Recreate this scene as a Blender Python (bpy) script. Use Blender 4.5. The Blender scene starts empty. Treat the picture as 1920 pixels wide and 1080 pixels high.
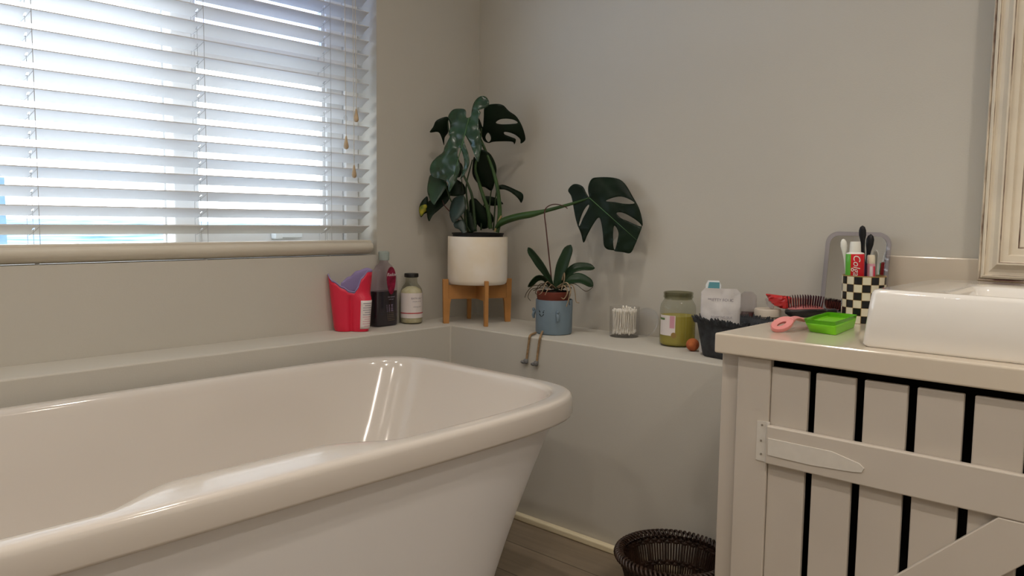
import bpy, bmesh, math, random
import numpy as np
from mathutils import Vector, Matrix, noise as mnoise
from mathutils.geometry import delaunay_2d_cdt
random.seed(7)
PI = math.pi
scene = bpy.context.scene
COL = scene.collection

# ---------------------------------------------------------------- camera
F_PX, YAW, PITCH, ROLL = 1473.1, math.radians(42.6514), math.radians(5.003), math.radians(0.7309)
CAM = np.array([-2.0952, -2.1096, 0.9432])
fw = np.array([math.cos(YAW)*math.cos(PITCH), math.sin(YAW)*math.cos(PITCH), -math.sin(PITCH)])
rt = np.array([math.sin(YAW), -math.cos(YAW), 0.0])
up = np.cross(rt, fw)
rt, up = rt*math.cos(ROLL)+up*math.sin(ROLL), -rt*math.sin(ROLL)+up*math.cos(ROLL)
cd = bpy.data.cameras.new('camera')
cd.sensor_width = 36.0
cd.lens = F_PX/1920*36
cd.clip_start = 0.02
cd.clip_end = 1000
cam = bpy.data.objects.new('camera', cd)
COL.objects.link(cam)
cam.matrix_world = Matrix(((rt[0], up[0], -fw[0], CAM[0]), (rt[1], up[1], -fw[1], CAM[1]), (rt[2], up[2], -fw[2], CAM[2]), (0, 0, 0, 1)))
scene.camera = cam

def ray(u, v):
    return (u-960)/F_PX*rt - (v-540)/F_PX*up + fw
def at(u, v, x=None, y=None, z=None):
    """the measured point of the room seen at that pixel, on a plane of known x, y or z"""
    d = ray(u, v)
    if x is not None: k = (x-CAM[0])/d[0]
    elif y is not None: k = (y-CAM[1])/d[1]
    else: k = (z-CAM[2])/d[2]
    return CAM+d*k
def on_plane(u, v, p0, n):
    d = ray(u, v); n = np.array(n, float)
    return CAM+d*(np.dot(np.array(p0)-CAM, n)/np.dot(d, n))

# ---------------------------------------------------------------- materials
def s2l(h):
    h = h.lstrip('#')
    o = []
    for i in (0, 2, 4):
        c = int(h[i:i+2], 16)/255
        o.append(c/12.92 if c <= .04045 else ((c+.055)/1.055)**2.4)
    return (*o, 1)
MATS = {}
def pm(name, color, rough=.5, spec=.5, metal=0, coat=0, trans=0, ior=1.45, vary=0, vscale=8, bump=0, bscale=200, sheen=0, sss=0, color2=None, alpha=1):
    m = bpy.data.materials.new(name); m.use_nodes = True
    nt = m.node_tree; b = nt.nodes['Principled BSDF']
    c = s2l(color) if isinstance(color, str) else (*color, 1)
    b.inputs['Base Color'].default_value = c
    b.inputs['Roughness'].default_value = rough
    b.inputs['Specular IOR Level'].default_value = spec
    b.inputs['Metallic'].default_value = metal
    b.inputs['Coat Weight'].default_value = coat
    b.inputs['Coat Roughness'].default_value = .08
    b.inputs['Transmission Weight'].default_value = trans
    b.inputs['IOR'].default_value = ior
    b.inputs['Alpha'].default_value = alpha
    if sss:
        b.inputs['Subsurface Weight'].default_value = sss
        b.inputs['Subsurface Scale'].default_value = .01
    tc = nt.nodes.new('ShaderNodeTexCoord')
    if vary or color2:
        n = nt.nodes.new('ShaderNodeTexNoise'); n.inputs['Scale'].default_value = vscale; n.inputs['Detail'].default_value = 4
        nt.links.new(tc.outputs['Object'], n.inputs['Vector'])
        r = nt.nodes.new('ShaderNodeValToRGB')
        c2 = (s2l(color2) if isinstance(color2, str) else tuple(x*(1-vary) for x in c[:3])+(1,))
        r.color_ramp.elements[0].position = .35; r.color_ramp.elements[1].position = .65
        r.color_ramp.elements[0].color = c2; r.color_ramp.elements[1].color = c
        nt.links.new(n.outputs['Fac'], r.inputs['Fac']); nt.links.new(r.outputs['Color'], b.inputs['Base Color'])
    if bump:
        n2 = nt.nodes.new('ShaderNodeTexNoise'); n2.inputs['Scale'].default_value = bscale; n2.inputs['Detail'].default_value = 3
        nt.links.new(tc.outputs['Object'], n2.inputs['Vector'])
        bp = nt.nodes.new('ShaderNodeBump'); bp.inputs['Strength'].default_value = bump; bp.inputs['Distance'].default_value = .002
        nt.links.new(n2.outputs['Fac'], bp.inputs['Height']); nt.links.new(bp.outputs['Normal'], b.inputs['Normal'])
    MATS[name] = m
    return m
def clear(name, tint='#ffffff', rough=.03, refl=1.0, diff=0.0, dcol='#ffffff', ior=1.45):
    """thin clear glass or plastic: lets light straight through with a fresnel reflection, optionally a little milky"""
    m = bpy.data.materials.new(name); m.use_nodes = True
    nt = m.node_tree; nt.nodes.clear()
    out = nt.nodes.new('ShaderNodeOutputMaterial')
    t = nt.nodes.new('ShaderNodeBsdfTransparent'); t.inputs['Color'].default_value = s2l(tint)
    g = nt.nodes.new('ShaderNodeBsdfGlossy'); g.inputs['Roughness'].default_value = rough
    lw = nt.nodes.new('ShaderNodeLayerWeight'); lw.inputs['Blend'].default_value = .5
    pw = nt.nodes.new('ShaderNodeMath'); pw.operation = 'POWER'; pw.inputs[1].default_value = 4
    fr = nt.nodes.new('ShaderNodeMath'); fr.operation = 'MULTIPLY_ADD'; fr.inputs[1].default_value = .55; fr.inputs[2].default_value = .035
    nt.links.new(lw.outputs['Facing'], pw.inputs[0]); nt.links.new(pw.outputs[0], fr.inputs[0])
    mx = nt.nodes.new('ShaderNodeMixShader')
    last = t
    if diff:
        d = nt.nodes.new('ShaderNodeBsdfDiffuse'); d.inputs['Color'].default_value = s2l(dcol)
        mm = nt.nodes.new('ShaderNodeMixShader'); mm.inputs['Fac'].default_value = diff
        nt.links.new(t.outputs[0], mm.inputs[1]); nt.links.new(d.outputs[0], mm.inputs[2]); last = mm
    mu = nt.nodes.new('ShaderNodeMath'); mu.operation = 'MULTIPLY'; mu.inputs[1].default_value = refl
    nt.links.new(fr.outputs[0], mu.inputs[0])
    nt.links.new(mu.outputs[0], mx.inputs['Fac']); nt.links.new(last.outputs[0], mx.inputs[1]); nt.links.new(g.outputs[0], mx.inputs[2])
    nt.links.new(mx.outputs[0], out.inputs['Surface'])
    MATS[name] = m
    return m

M_WALL = pm('wall_paint', (.530, .502, .442), .85, .2, vary=.03, vscale=3, bump=.12, bscale=260)
M_CEIL = pm('ceiling_paint', (.82, .81, .78), .9, .2, bump=.05)
M_TRIM = pm('skirting_paint', (.80, .71, .50), .4, .4, vary=.05)
M_UPVC = pm('white_window_frame', (.80, .80, .79), .35, .5, vary=.02)
M_SLAT = pm('white_blind_slat', (.645, .65, .655), .4, .4, vary=.03, vscale=4)
M_RAIL = pm('cream_blind_rail', (.60, .55, .46), .4, .4, vary=.04)
M_CORD = pm('pale_blind_cord', (.62, .58, .50), .8, .2, vary=.1, vscale=60)
M_LADDER = pm('grey_ladder_cord', (.50, .50, .50), .8, .2, vary=.1, vscale=60)
M_TASSEL = pm('wooden_tassel', (.55, .40, .24), .5, .4, vary=.2, vscale=30)
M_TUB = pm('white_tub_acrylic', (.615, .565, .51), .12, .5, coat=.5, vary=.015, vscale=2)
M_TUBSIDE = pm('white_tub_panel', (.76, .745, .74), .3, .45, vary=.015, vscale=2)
M_VAN = pm('cream_vanity_paint', (.53, .475, .41), .45, .4, vary=.04, vscale=5, bump=.06, bscale=90)
M_VANIN = pm('shaded_cabinet_inside', (.030, .024, .019), .8, .2, vary=.3)  # shade inside the closed cabinet put into a near-black colour
M_HINGE = pm('painted_hinge', (.61, .57, .51), .5, .4, vary=.04, vscale=60)
M_HOLE = pm('hinge_screw', (.25, .22, .18), .6, .3, vary=.2)
M_TOP = pm('glossy_cream_worktop', (.60, .525, .425), .16, .5, coat=.3, vary=.03, vscale=6)
M_BASIN = pm('white_basin_ceramic', (.80, .77, .72), .08, .5, coat=.6, vary=.01)
M_FRAME = pm('chalky_white_frame', (.72, .64, .51), .6, .3, vary=.1, vscale=9, bump=.1, bscale=60)
M_WEAR = pm('worn_brown_groove', (.66, .58, .46), .6, .3, vscale=14, color2='#5a3c34')
M_MIRROR = pm('mirror_silver', (.9, .9, .9), .01, .5, metal=1, vary=.005)
M_WOOD = pm('bamboo_wood', (.50, .235, .07), .45, .4, vary=.25, vscale=12, bump=.05, bscale=60)
M_POT = pm('white_stoneware', (.83, .785, .72), .55, .4, vscale=7, color2='#e2d5bf', bump=.05, bscale=80)
M_SOIL = pm('dark_potting_soil', (.018, .014, .011), .9, .2, vary=.5, vscale=90, bump=.8, bscale=120)
M_NURSERY = pm('black_nursery_pot', (.010, .010, .010), .5, .4, vary=.2)
def leafmat(name, base, rib, rough):
    m = pm(name, base, rough, rib or .5, vary=.35, vscale=14, bump=.06, bscale=40)
    return m
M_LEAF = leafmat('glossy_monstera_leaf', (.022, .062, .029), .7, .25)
M_LEAFD = leafmat('shaded_monstera_leaf', (.006, .016, .007), .18, .38)  # same leaf as above, its backlit shade put into the colour
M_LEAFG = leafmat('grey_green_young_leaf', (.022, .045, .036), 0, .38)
M_ORCH = leafmat('orchid_leaf', (.014, .038, .014), .3, .38)
M_YELLOW = pm('yellow_spotted_leaf', (.40, .34, .02), .4, .4, vscale=30, color2='#3d5a1c')
M_STEM = pm('green_petiole', (.040, .090, .022), .4, .4, vary=.4, vscale=14)
M_STEMD = pm('dark_petiole', (.028, .055, .018), .45, .4, vary=.4, vscale=20)
M_NODE = pm('pale_leaf_sheath', (.34, .25, .11), .6, .3, vary=.3, vscale=40)
M_RIB = pm('pale_leaf_midrib', (.07, .17, .055), .4, .4, vary=.2, vscale=30)
M_SPIKE = pm('brown_flower_spike', (.085, .025, .018), .5, .4, vary=.3, vscale=50)
M_ROOT = pm('grey_orchid_root', (.36, .27, .17), .8, .2, vary=.5, vscale=60)
M_ROOTD = pm('brown_orchid_root', (.075, .055, .035), .8, .2, vary=.5, vscale=60)
M_BLUE = pm('dusty_blue_ceramic', (.165, .225, .275), .5, .4, vary=.08, vscale=8, bump=.05)
M_TERRA = pm('terracotta_plastic', (.165, .035, .020), .5, .4, vary=.15)
M_INK = pm('black_ink', (.010, .010, .012), .6, .3, vary=.1)
M_ROPE = pm('tan_rope', (.36, .24, .13), .8, .2, vary=.35, vscale=120)
M_FOOT = pm('grey_clay_foot', (.17, .17, .17), .6, .3, vary=.2)
M_PINK = pm('pink_red_plastic', (.68, .022, .060), .35, .45, vary=.06)
M_LILAC = pm('lilac_soft_rubber', (.30, .24, .45), .6, .3, vary=.06)
M_LABEL = pm('white_paper_label', (.72, .66, .64), .6, .3, vary=.03)
M_PRINT = pm('grey_print', (.28, .25, .30), .7, .2, vary=.1)
M_PRINTP = pm('pink_print', (.62, .32, .38), .7, .2, vary=.1)
M_CLEAR = clear('clear_plastic', '#fcfcfc', .05, 1.0, .02, '#d8d2d8')
M_CLEARB = clear('milky_bottle_plastic', '#f4eff4', .08, 1.0, .03, '#cbbcc6')
M_CAPW = clear('translucent_white_cap', '#dfe6e4', .15, 1.0, .55, '#b9c6c2')
M_GLASS = clear('jar_glass', '#eff0ea', .02, 1.2, 0)
M_GLASSD = clear('jar_glass_rim', '#d6d6c8', .03, 1.6, .02, '#807c6e')
M_PANE = clear('window_glass', '#fbfdff', .01, .7, 0)
M_PANET = clear('slat_dimming_fanlight_glass', '#ccd5e8', .02, .7, 0)  # tint made up to dim the slats in front of the fanlight
M_ACRYL = clear('clear_acrylic', '#efedf2', .02, 1.2, .07, '#b9b4c4')
M_DARKLIQ = pm('dark_purple_bath_soak', (.008, .007, .012), .15, .5, vary=.2)
M_REDLBL = pm('crimson_label', (.30, .012, .055), .4, .4, vscale=40, color2='#5a0a20')
M_WHITE = pm('white_lettering', (.75, .70, .72), .6, .3, vary=.02)
M_LAV = pm('lavender_print', (.22, .17, .24), .6, .3, vary=.2)
M_SALT = pm('cream_bath_salt', (.72, .66, .50), .8, .2, vscale=60, color2='#cfc6a2', bump=.5, bscale=200)
M_BLACKCAP = pm('black_cap', (.014, .013, .012), .4, .4, vary=.1)
M_REDLINE = pm('red_line_print', (.48, .06, .07), .6, .3, vary=.05)
M_COTTON = pm('white_cotton', (.90, .86, .78), .9, .1, vary=.05, vscale=50)
M_YLIQ = clear('yellow_green_liquid', '#e4d993', .05, .6, .55, '#d3c768')
M_ORANGE = pm('orange_ball_surface', (.56, .17, .055), .8, .2, vscale=60, color2='#a8583a', bump=.3, bscale=120)
M_LEMON = pm('pale_yellow_soap', (.75, .66, .25), .6, .3, vary=.1)
M_DARKBASK = pm('charcoal_woven_plastic', (.042, .045, .051), .6, .35, vary=.45, vscale=60, bump=.9, bscale=90)
M_POUCH = pm('white_foil_pouch', (.66, .63, .62), .35, .5, vary=.08, vscale=12, bump=.8, bscale=25)
M_TEAL = pm('teal_print', (.13, .36, .42), .6, .3, vary=.05)
M_CARD = pm('white_card', (.80, .84, .86), .6, .3, vary=.02)
M_BAG = clear('clear_crinkled_bag', '#f1eef0', .06, 2.0, .14, '#cfc9c6')
M_DARKRED = pm('dark_red_beads', (.085, .013, .013), .4, .5, vary=.5, vscale=60, bump=.5, bscale=60)
M_TUBLID = pm('cream_tub_plastic', (.66, .58, .48), .45, .4, vary=.03)
M_REDPKT = pm('red_foil_packet', (.55, .018, .020), .25, .5, vscale=16, color2='#c23a38', bump=.9, bscale=30)
M_BRUSH = pm('black_brush_plastic', (.012, .011, .012), .35, .5, vary=.1)
M_BRISTLE = pm('dark_bristle', (.055, .010, .020), .5, .4, vary=.3)
M_CUSHION = pm('pink_brush_cushion', (.44, .14, .14), .5, .4, vary=.1)
M_TIP = pm('orange_bristle_tip', (.55, .15, .11), .5, .4, vary=.1)
M_ROSE = pm('rose_pink_plastic', (.70, .26, .25), .4, .45, vary=.04)
M_GREEN = pm('lime_green_plastic', (.20, .62, .012), .35, .5, vary=.03, sss=.0)
M_GREENT = clear('lime_translucent_rim', '#bfe87f', .05, .8, .55, '#6fc220')
M_CHKW = pm('cream_ceramic', (.72, .66, .51), .25, .5, vary=.05)
M_CHKB = pm('black_check_glaze', (.010, .010, .011), .25, .5, vary=.05)
M_CHKO = pm('brown_check_line', (.30, .19, .06), .4, .4, vary=.1)
M_TPRED = pm('toothpaste_red', (.60, .008, .018), .3, .5, vary=.02)
M_TPGREEN = pm('toothpaste_green', (.10, .40, .035), .3, .5, vary=.02)
M_TPWHITE = pm('toothpaste_white', (.78, .77, .72), .35, .5, vary=.02)
M_BLACKPL = pm('black_toothbrush_plastic', (.008, .008, .010), .35, .3, vary=.1)
M_PURPLE = pm('dark_purple_grip', (.050, .022, .075), .4, .45, vary=.1)
M_WICKER = pm('dark_brown_wicker', (.030, .013, .007), .45, .45, vary=.5, vscale=40)
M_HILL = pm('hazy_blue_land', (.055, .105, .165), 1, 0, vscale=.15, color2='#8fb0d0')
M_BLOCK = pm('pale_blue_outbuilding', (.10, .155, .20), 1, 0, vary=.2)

def floor_mat():
    m = bpy.data.materials.new('greyish_brown_plank_floor'); m.use_nodes = True
    nt = m.node_tree; b = nt.nodes['Principled BSDF']; b.inputs['Roughness'].default_value = .5
    tc = nt.nodes.new('ShaderNodeTexCoord')
    mp = nt.nodes.new('ShaderNodeMapping'); mp.inputs['Rotation'].default_value = (0, 0, PI/2)
    nt.links.new(tc.outputs['Object'], mp.inputs['Vector'])
    br = nt.nodes.new('ShaderNodeTexBrick'); br.offset = .4
    br.inputs['Scale'].default_value = 1; br.inputs['Brick Width'].default_value = 1.2; br.inputs['Row Height'].default_value = .15
    br.inputs['Mortar Size'].default_value = .0022
    br.inputs['Color1'].default_value = (.29, .225, .155, 1); br.inputs['Color2'].default_value = (.25, .20, .14, 1); br.inputs['Mortar'].default_value = (.12, .09, .06, 1)
    nt.links.new(mp.outputs['Vector'], br.inputs['Vector'])
    mp2 = nt.nodes.new('ShaderNodeMapping'); mp2.inputs['Scale'].default_value = (18, 1.2, 1)
    nt.links.new(tc.outputs['Object'], mp2.inputs['Vector'])
    n = nt.nodes.new('ShaderNodeTexNoise'); n.inputs['Scale'].default_value = 3; n.inputs['Detail'].default_value = 6
    nt.links.new(mp2.outputs['Vector'], n.inputs['Vector'])
    mx = nt.nodes.new('ShaderNodeMix'); mx.data_type = 'RGBA'; mx.blend_type = 'MULTIPLY'; mx.inputs['Factor'].default_value = .55
    nt.links.new(br.outputs['Color'], mx.inputs['A']); nt.links.new(n.outputs['Fac'], mx.inputs['B'])
    nt.links.new(mx.outputs['Result'], b.inputs['Base Color'])
    return m
M_FLOOR = floor_mat()

# ---------------------------------------------------------------- mesh building
class MB:
    def __init__(self):
        self.v = []; self.f = []; self.mi = []
    def add(self, verts, faces, mi=0):
        o = len(self.v)
        self.v += [tuple(float(c) for c in p) for p in verts]
        for f in faces:
            self.f.append(tuple(i+o for i in f)); self.mi.append(mi)
        return self
    def box(self, x0, x1, y0, y1, z0, z1, mi=0, M=None):
        x0, x1 = min(x0, x1), max(x0, x1); y0, y1 = min(y0, y1), max(y0, y1); z0, z1 = min(z0, z1), max(z0, z1)
        vs = [(x0, y0, z0), (x1, y0, z0), (x1, y1, z0), (x0, y1, z0), (x0, y0, z1), (x1, y0, z1), (x1, y1, z1), (x0, y1, z1)]
        if M is not None: vs = [M @ Vector(p) for p in vs]
        return self.add(vs, [(0, 3, 2, 1), (4, 5, 6, 7), (0, 1, 5, 4), (1, 2, 6, 5), (2, 3, 7, 6), (3, 0, 4, 7)], mi)
    def prism(self, pts, d, mi=0):
        """polygon pts (3D, planar) extruded by vector d"""
        n = len(pts); pts = [Vector(p) for p in pts]; d = Vector(d)
        nn = Vector((0, 0, 0))
        for i in range(n): nn += (pts[i]-pts[0]).cross(pts[(i+1) % n]-pts[0])
        if nn.dot(d) > 0: pts = pts[::-1]
        vs = pts+[p+d for p in pts]
        fs = [tuple(range(n)), tuple(range(2*n-1, n-1, -1))]+[(i, i+n, (i+1) % n+n, (i+1) % n) for i in range(n)]
        return self.add(vs, fs, mi)
    def loft(self, rings, cap0=True, cap1=True, closed=True, mi=0):
        n = len(rings[0]); vs = [p for r in rings for p in r]; fs = []
        for i in range(len(rings)-1):
            for j in range(n if closed else n-1):
                k = (j+1) % n
                fs.append((i*n+j, i*n+k, (i+1)*n+k, (i+1)*n+j))
        if cap0: fs.append(tuple(range(n-1, -1, -1)))
        if cap1: fs.append(tuple(range((len(rings)-1)*n, len(rings)*n)))
        return self.add(vs, fs, mi)
    def lathe(self, prof, c=(0, 0, 0), seg=40, mi=0, cap0=True, cap1=True, sx=1, sy=1):
        rings = [[(c[0]+r*sx*math.cos(2*PI*j/seg), c[1]+r*sy*math.sin(2*PI*j/seg), c[2]+z) for j in range(seg)] for r, z in prof]
        return self.loft(rings, cap0, cap1, True, mi)
    def tube(self, pts, r, seg=10, mi=0, flat=1.0):
        pts = [Vector(p) for p in pts]; n = len(pts)
        rs = r if isinstance(r, (list, tuple)) else [r]*n
        rings = []; ref = None
        for i in range(n):
            t = (pts[min(i+1, n-1)]-pts[max(i-1, 0)]).normalized()
            if ref is None: ref = Vector((0, 0, 1)) if abs(t.z) < .9 else Vector((1, 0, 0))
            s = t.cross(ref).normalized(); u = s.cross(t).normalized(); ref = u
            rings.append([pts[i]+s*rs[i]*math.cos(2*PI*j/seg)+u*rs[i]*flat*math.sin(2*PI*j/seg) for j in range(seg)])
        return self.loft(rings, mi=mi)
    def ball(self, c, r, seg=20, rings=12, mi=0, sc=(1, 1, 1)):
        prof = [(r*math.sin(PI*i/rings), -r*math.cos(PI*i/rings)) for i in range(rings+1)]
        prof[0] = (r*.02, -r); prof[-1] = (r*.02, r)
        rr = [[(c[0]+p*sc[0]*math.cos(2*PI*j/seg), c[1]+p*sc[1]*math.sin(2*PI*j/seg), c[2]+z*sc[2]) for j in range(seg)] for p, z in prof]
        return self.loft(rr, mi=mi)
def spline(pts, n=8, closed=False):
    P = [np.array(p, float) for p in pts]; out = []
    m = len(P)
    rng = range(m) if closed else range(m-1)
    for i in rng:
        p0 = P[(i-1) % m] if closed or i > 0 else P[0]
        p1, p2 = P[i], P[(i+1) % m]
        p3 = P[(i+2) % m] if closed or i+2 < m else P[-1]
        for k in range(n):
            t = k/n
            out.append(.5*((2*p1)+(-p0+p2)*t+(2*p0-5*p1+4*p2-p3)*t*t+(-p0+3*p1-3*p2+p3)*t**3))
    if not closed: out.append(P[-1])
    return out

def link(name, me, parent=None):
    o = bpy.data.objects.new(name, me); COL.objects.link(o)
    if parent is not None: o.parent = parent
    return o
def world_of(o):
    m = Matrix.Identity(4)
    while o is not None:
        m = (Matrix.Translation(o.location) @ o.rotation_euler.to_matrix().to_4x4()) @ m
        o = o.parent
    return m
def mk(name, mb, mats, parent=None, smooth=35, bevel=0, bseg=2, sub=0, local=False, solid=0, origin=None):
    """link mb as ONE mesh object; world coordinates unless local (then relative to the parent)"""
    me = bpy.data.meshes.new(name)
    vs = mb.v
    if not local:
        if parent is not None:
            inv = world_of(parent).inverted(); vs = [tuple(inv @ Vector(p)) for p in vs]
        elif origin is None:
            a = np.array(vs); lo, hi = a.min(0), a.max(0); origin = ((lo[0]+hi[0])/2, (lo[1]+hi[1])/2, lo[2])
        if parent is None:
            vs = [tuple(p[i]-origin[i] for i in range(3)) for p in vs]
    me.from_pydata(vs, [], mb.f)
    mats = mats if isinstance(mats, (list, tuple)) else [mats]
    for m in mats: me.materials.append(m)
    if len(mats) > 1: me.polygons.foreach_set('material_index', mb.mi)
    me.update()
    bm = bmesh.new(); bm.from_mesh(me); bmesh.ops.recalc_face_normals(bm, faces=bm.faces[:]); bm.to_mesh(me); bm.free()
    if smooth:
        me.polygons.foreach_set('use_smooth', [True]*len(me.polygons))
        me.set_sharp_from_angle(angle=math.radians(smooth))
    o = link(name, me, parent)
    if parent is None and not local and origin is not None: o.location = origin
    if solid:
        s = o.modifiers.new('solid', 'SOLIDIFY'); s.thickness = solid; s.offset = 0
    if bevel:
        b = o.modifiers.new('bevel', 'BEVEL'); b.width = bevel; b.segments = bseg; b.limit_method = 'ANGLE'; b.angle_limit = math.radians(40)
    if sub:
        s = o.modifiers.new('sub', 'SUBSURF'); s.levels = sub; s.render_levels = sub
    return o
def thing(name, label, cat, loc=(0, 0, 0), rz=0, group=None):
    o = bpy.data.objects.new(name, None); COL.objects.link(o)
    o.location = [float(c) for c in loc]; o.rotation_euler = (0, 0, rz); o.empty_display_size = .05
    return tag(o, label, cat, group)
def tag(o, label=None, cat=None, group=None, kind=None):
    if label: o['label'] = label
    if cat: o['category'] = cat
    if group: o['group'] = group
    if kind: o['kind'] = kind
    return o
def struct(o, label, cat):
    return tag(o, label, cat, None, 'structure')
def text_mb(s, size, place, depth=.0006, mi=0, mb=None, shear=0):
    """letters as real geometry; place(x, y, h) maps flat text coordinates (h = height off the surface) to a point"""
    cu = bpy.data.curves.new('lettering', 'FONT'); cu.body = s; cu.size = size; cu.align_x = 'CENTER'; cu.align_y = 'CENTER'; cu.shear = shear
    cu.resolution_u = 4
    tmp = bpy.data.objects.new('lettering', cu); COL.objects.link(tmp)
    me = tmp.to_mesh()
    bm = bmesh.new(); bm.from_mesh(me); bmesh.ops.triangulate(bm, faces=bm.faces[:])
    bmesh.ops.subdivide_edges(bm, edges=[e for e in bm.edges if e.calc_length() > size*.25], cuts=2, use_grid_fill=True)
    bmesh.ops.triangulate(bm, faces=bm.faces[:])
    bm.verts.ensure_lookup_table()
    vs = [v.co.copy() for v in bm.verts]; fs = [tuple(v.index for v in f.verts) for f in bm.faces]
    bm.free(); tmp.to_mesh_clear(); bpy.data.objects.remove(tmp); bpy.data.curves.remove(cu)
    mb = mb or MB()
    mb.add([place(p.x, p.y, depth) for p in vs], fs, mi)
    return mb
# ================================================================ the setting
CEIL = 2.5
XW, YW = -3.3, -3.5                     # far ends of the room behind the camera
WX0, WX1, WZ0, WZ1 = -2.45, -.473, .819, 2.08     # window opening
b = MB()
b.box(XW-.2, WX0, 0, .22, -.05, CEIL); b.box(WX1, .2, 0, .22, -.05, CEIL)
b.box(WX0, WX1, 0, .22, -.05, WZ0); b.box(WX0, WX1, 0, .22, WZ1, CEIL)
struct(mk('wall_left', b, M_WALL, smooth=0), 'greige painted wall with the window, on the left of the corner', 'wall')
struct(mk('wall_right', MB().box(0, .2, YW-.2, 0, -.05, CEIL), M_WALL, smooth=0), 'plain greige painted wall behind the plants and the framed mirror', 'wall')
struct(mk('wall_back', MB().box(XW-.2, .2, YW-.2, YW, -.05, CEIL), M_CEIL, smooth=0), 'unseen wall facing the window, its white added to bounce light', 'wall')  # white added here as a reflector for the bath's near side
struct(mk('wall_front', MB().box(XW-.2, XW, YW, 0, -.05, CEIL), M_WALL, smooth=0), 'greige painted wall facing the plants', 'wall')
struct(mk('floor', MB().box(XW-.2, .2, YW-.2, .2, -.1, 0), M_FLOOR, smooth=0), 'greyish brown plank floor between bath and vanity', 'floor')
struct(mk('ceiling', MB().box(XW-.2, .2, YW-.2, .22, CEIL, CEIL+.1), M_CEIL, smooth=0), 'white painted ceiling', 'ceiling')
LX, LY, LZ = -.2923, -.1681, .5832      # boxed-in ledge: front planes and top
b = MB().prism([(XW, 0, 0), (XW, LY, 0), (LX, LY, 0), (LX, -2.62, 0), (0, -2.62, 0), (0, 0, 0)], (0, 0, LZ))
struct(mk('ledge', b, M_WALL, smooth=0, bevel=.004), 'greige boxed-in ledge running along both walls behind the bath', 'ledge')
struct(mk('baseboard_right', MB().box(LX-.022, LX, -1.33, LY-.02, 0, .0195), M_TRIM, smooth=0, bevel=.004), 'low cream skirting strip at the foot of the ledge', 'baseboard')
struct(mk('baseboard_left', MB().box(XW, LX-.02, LY-.022, LY, 0, .0195), M_TRIM, smooth=0, bevel=.004), 'low cream skirting strip under the window side of the ledge', 'baseboard')

# ---- window
win = thing('window_1', 'white framed window behind the venetian blind', 'window', ((WX0+WX1)/2, .12, WZ0)); win['kind'] = 'structure'
fy0, fy1 = .10, .165
b = MB()
b.box(WX0, WX0+.05, fy0, fy1, WZ0, WZ1); b.box(WX1-.052, WX1, fy0, fy1, WZ0, WZ1)
b.box(WX0+.05, WX1-.052, fy0, fy1, WZ0, WZ0+.038); b.box(WX0+.05, WX1-.052, fy0, fy1, WZ1-.05, WZ1)
mk('window_frame', b, M_UPVC, win, smooth=0, bevel=.004)
mk('mullion', MB().box(-1.105, -1.036, fy0, fy1, WZ0+.038, WZ1-.05), M_UPVC, win, smooth=0, bevel=.004)
mk('transom', MB().box(-1.036, WX1-.052, fy0, fy1, 1.385, 1.478), M_UPVC, win, smooth=0, bevel=.006)
sx0, sx1 = -1.034, WX1-.054
def sash(z0, z1, wl, wr, wb, wt, pane, nm):
    b = MB()
    b.box(sx0, sx0+wl, fy0+.012, fy1-.008, z0, z1); b.box(sx1-wr, sx1, fy0+.012, fy1-.008, z0, z1)
    b.box(sx0+wl, sx1-wr, fy0+.012, fy1-.008, z0, z0+wb); b.box(sx0+wl, sx1-wr, fy0+.012, fy1-.008, z1-wt, z1)
    s = mk('sash', b, M_UPVC, win, smooth=0, bevel=.004)
    mk('bead', MB().box(sx1-wr-.012, sx1-wr, fy0+.02, fy0+.028, z0+wb, z1-wt), M_UPVC, s, smooth=0)
    p = mk('pane', MB().box(sx0+wl, sx1-wr, .138, .142, z0+wb, z1-wt), pane, s, smooth=0)
    return s
s1 = sash(WZ0+.04, 1.383, .008, .064, .05, .012, M_PANE, 'casement')
sash(1.480, WZ1-.052, .008, .064, .012, .02, M_PANET, 'fanlight')
mk('pane', MB().box(WX0+.05, -1.105, .138, .142, WZ0+.038, WZ1-.05), M_PANE, win, smooth=0)
mk('bead', MB().box(-1.124, -1.118, fy0+.02, fy0+.032, WZ0+.038, WZ1-.05), M_UPVC, win, smooth=0)
mk('handle', MB().box(-.79, -.70, fy0-.012, fy0+.010, .876, .892).box(-.80, -.775, fy0-.02, fy0+.010, .872, .896), M_CARD, win, smooth=0, bevel=.003)

# ---- outside
struct(mk('ground', MB().box(-150, 150, 2.5, 400, -1.7, -1.6), M_HILL, smooth=0), 'hazy blue land seen low through the blind', 'ground')
p = at(12, 418, y=6.0); q2 = at(6, 332, y=6.0)
struct(mk('outbuilding', MB().box(p[0]-3, p[0], 6, 8, -1.6, q2[2]), M_BLOCK, smooth=0), 'pale blue block outside at the left end of the window', 'building')

# ---- venetian blind
BX0, BX1 = -2.41, -.497
bl = thing('venetian_blind', 'white wooden venetian blind half open across the window', 'blind', ((BX0+BX1)/2, .03, WZ0))
b = MB()
NS = 24
LADX = [at(u, 450, y=.004)[0] for u in (-330, 75, 390, 622)]
def slat_sec(z, t0, t1):
    tt = [t0+(t1-t0)*i/5 for i in range(6)]
    top = [(.0085+.042*t, z-.0235*t+.0022*math.sin(PI*t)) for t in tt]
    return top+[(y-.0010, zz-.0028) for y, zz in top[::-1]]
for k in range(NS):
    z = .917+.0459*k
    cuts = [BX0]
    for x in LADX: cuts += [x-.0085, x-.0035]
    cuts += [BX1]
    for i in range(len(cuts)-1):
        for t0, t1 in (((0, 1),) if i % 2 == 0 else ((0, .36), (.66, 1))):     # routed slot for the lift cord
            b.loft([[(x, y, zz) for y, zz in slat_sec(z, t0, t1)] for x in (cuts[i], cuts[i+1])])
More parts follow.
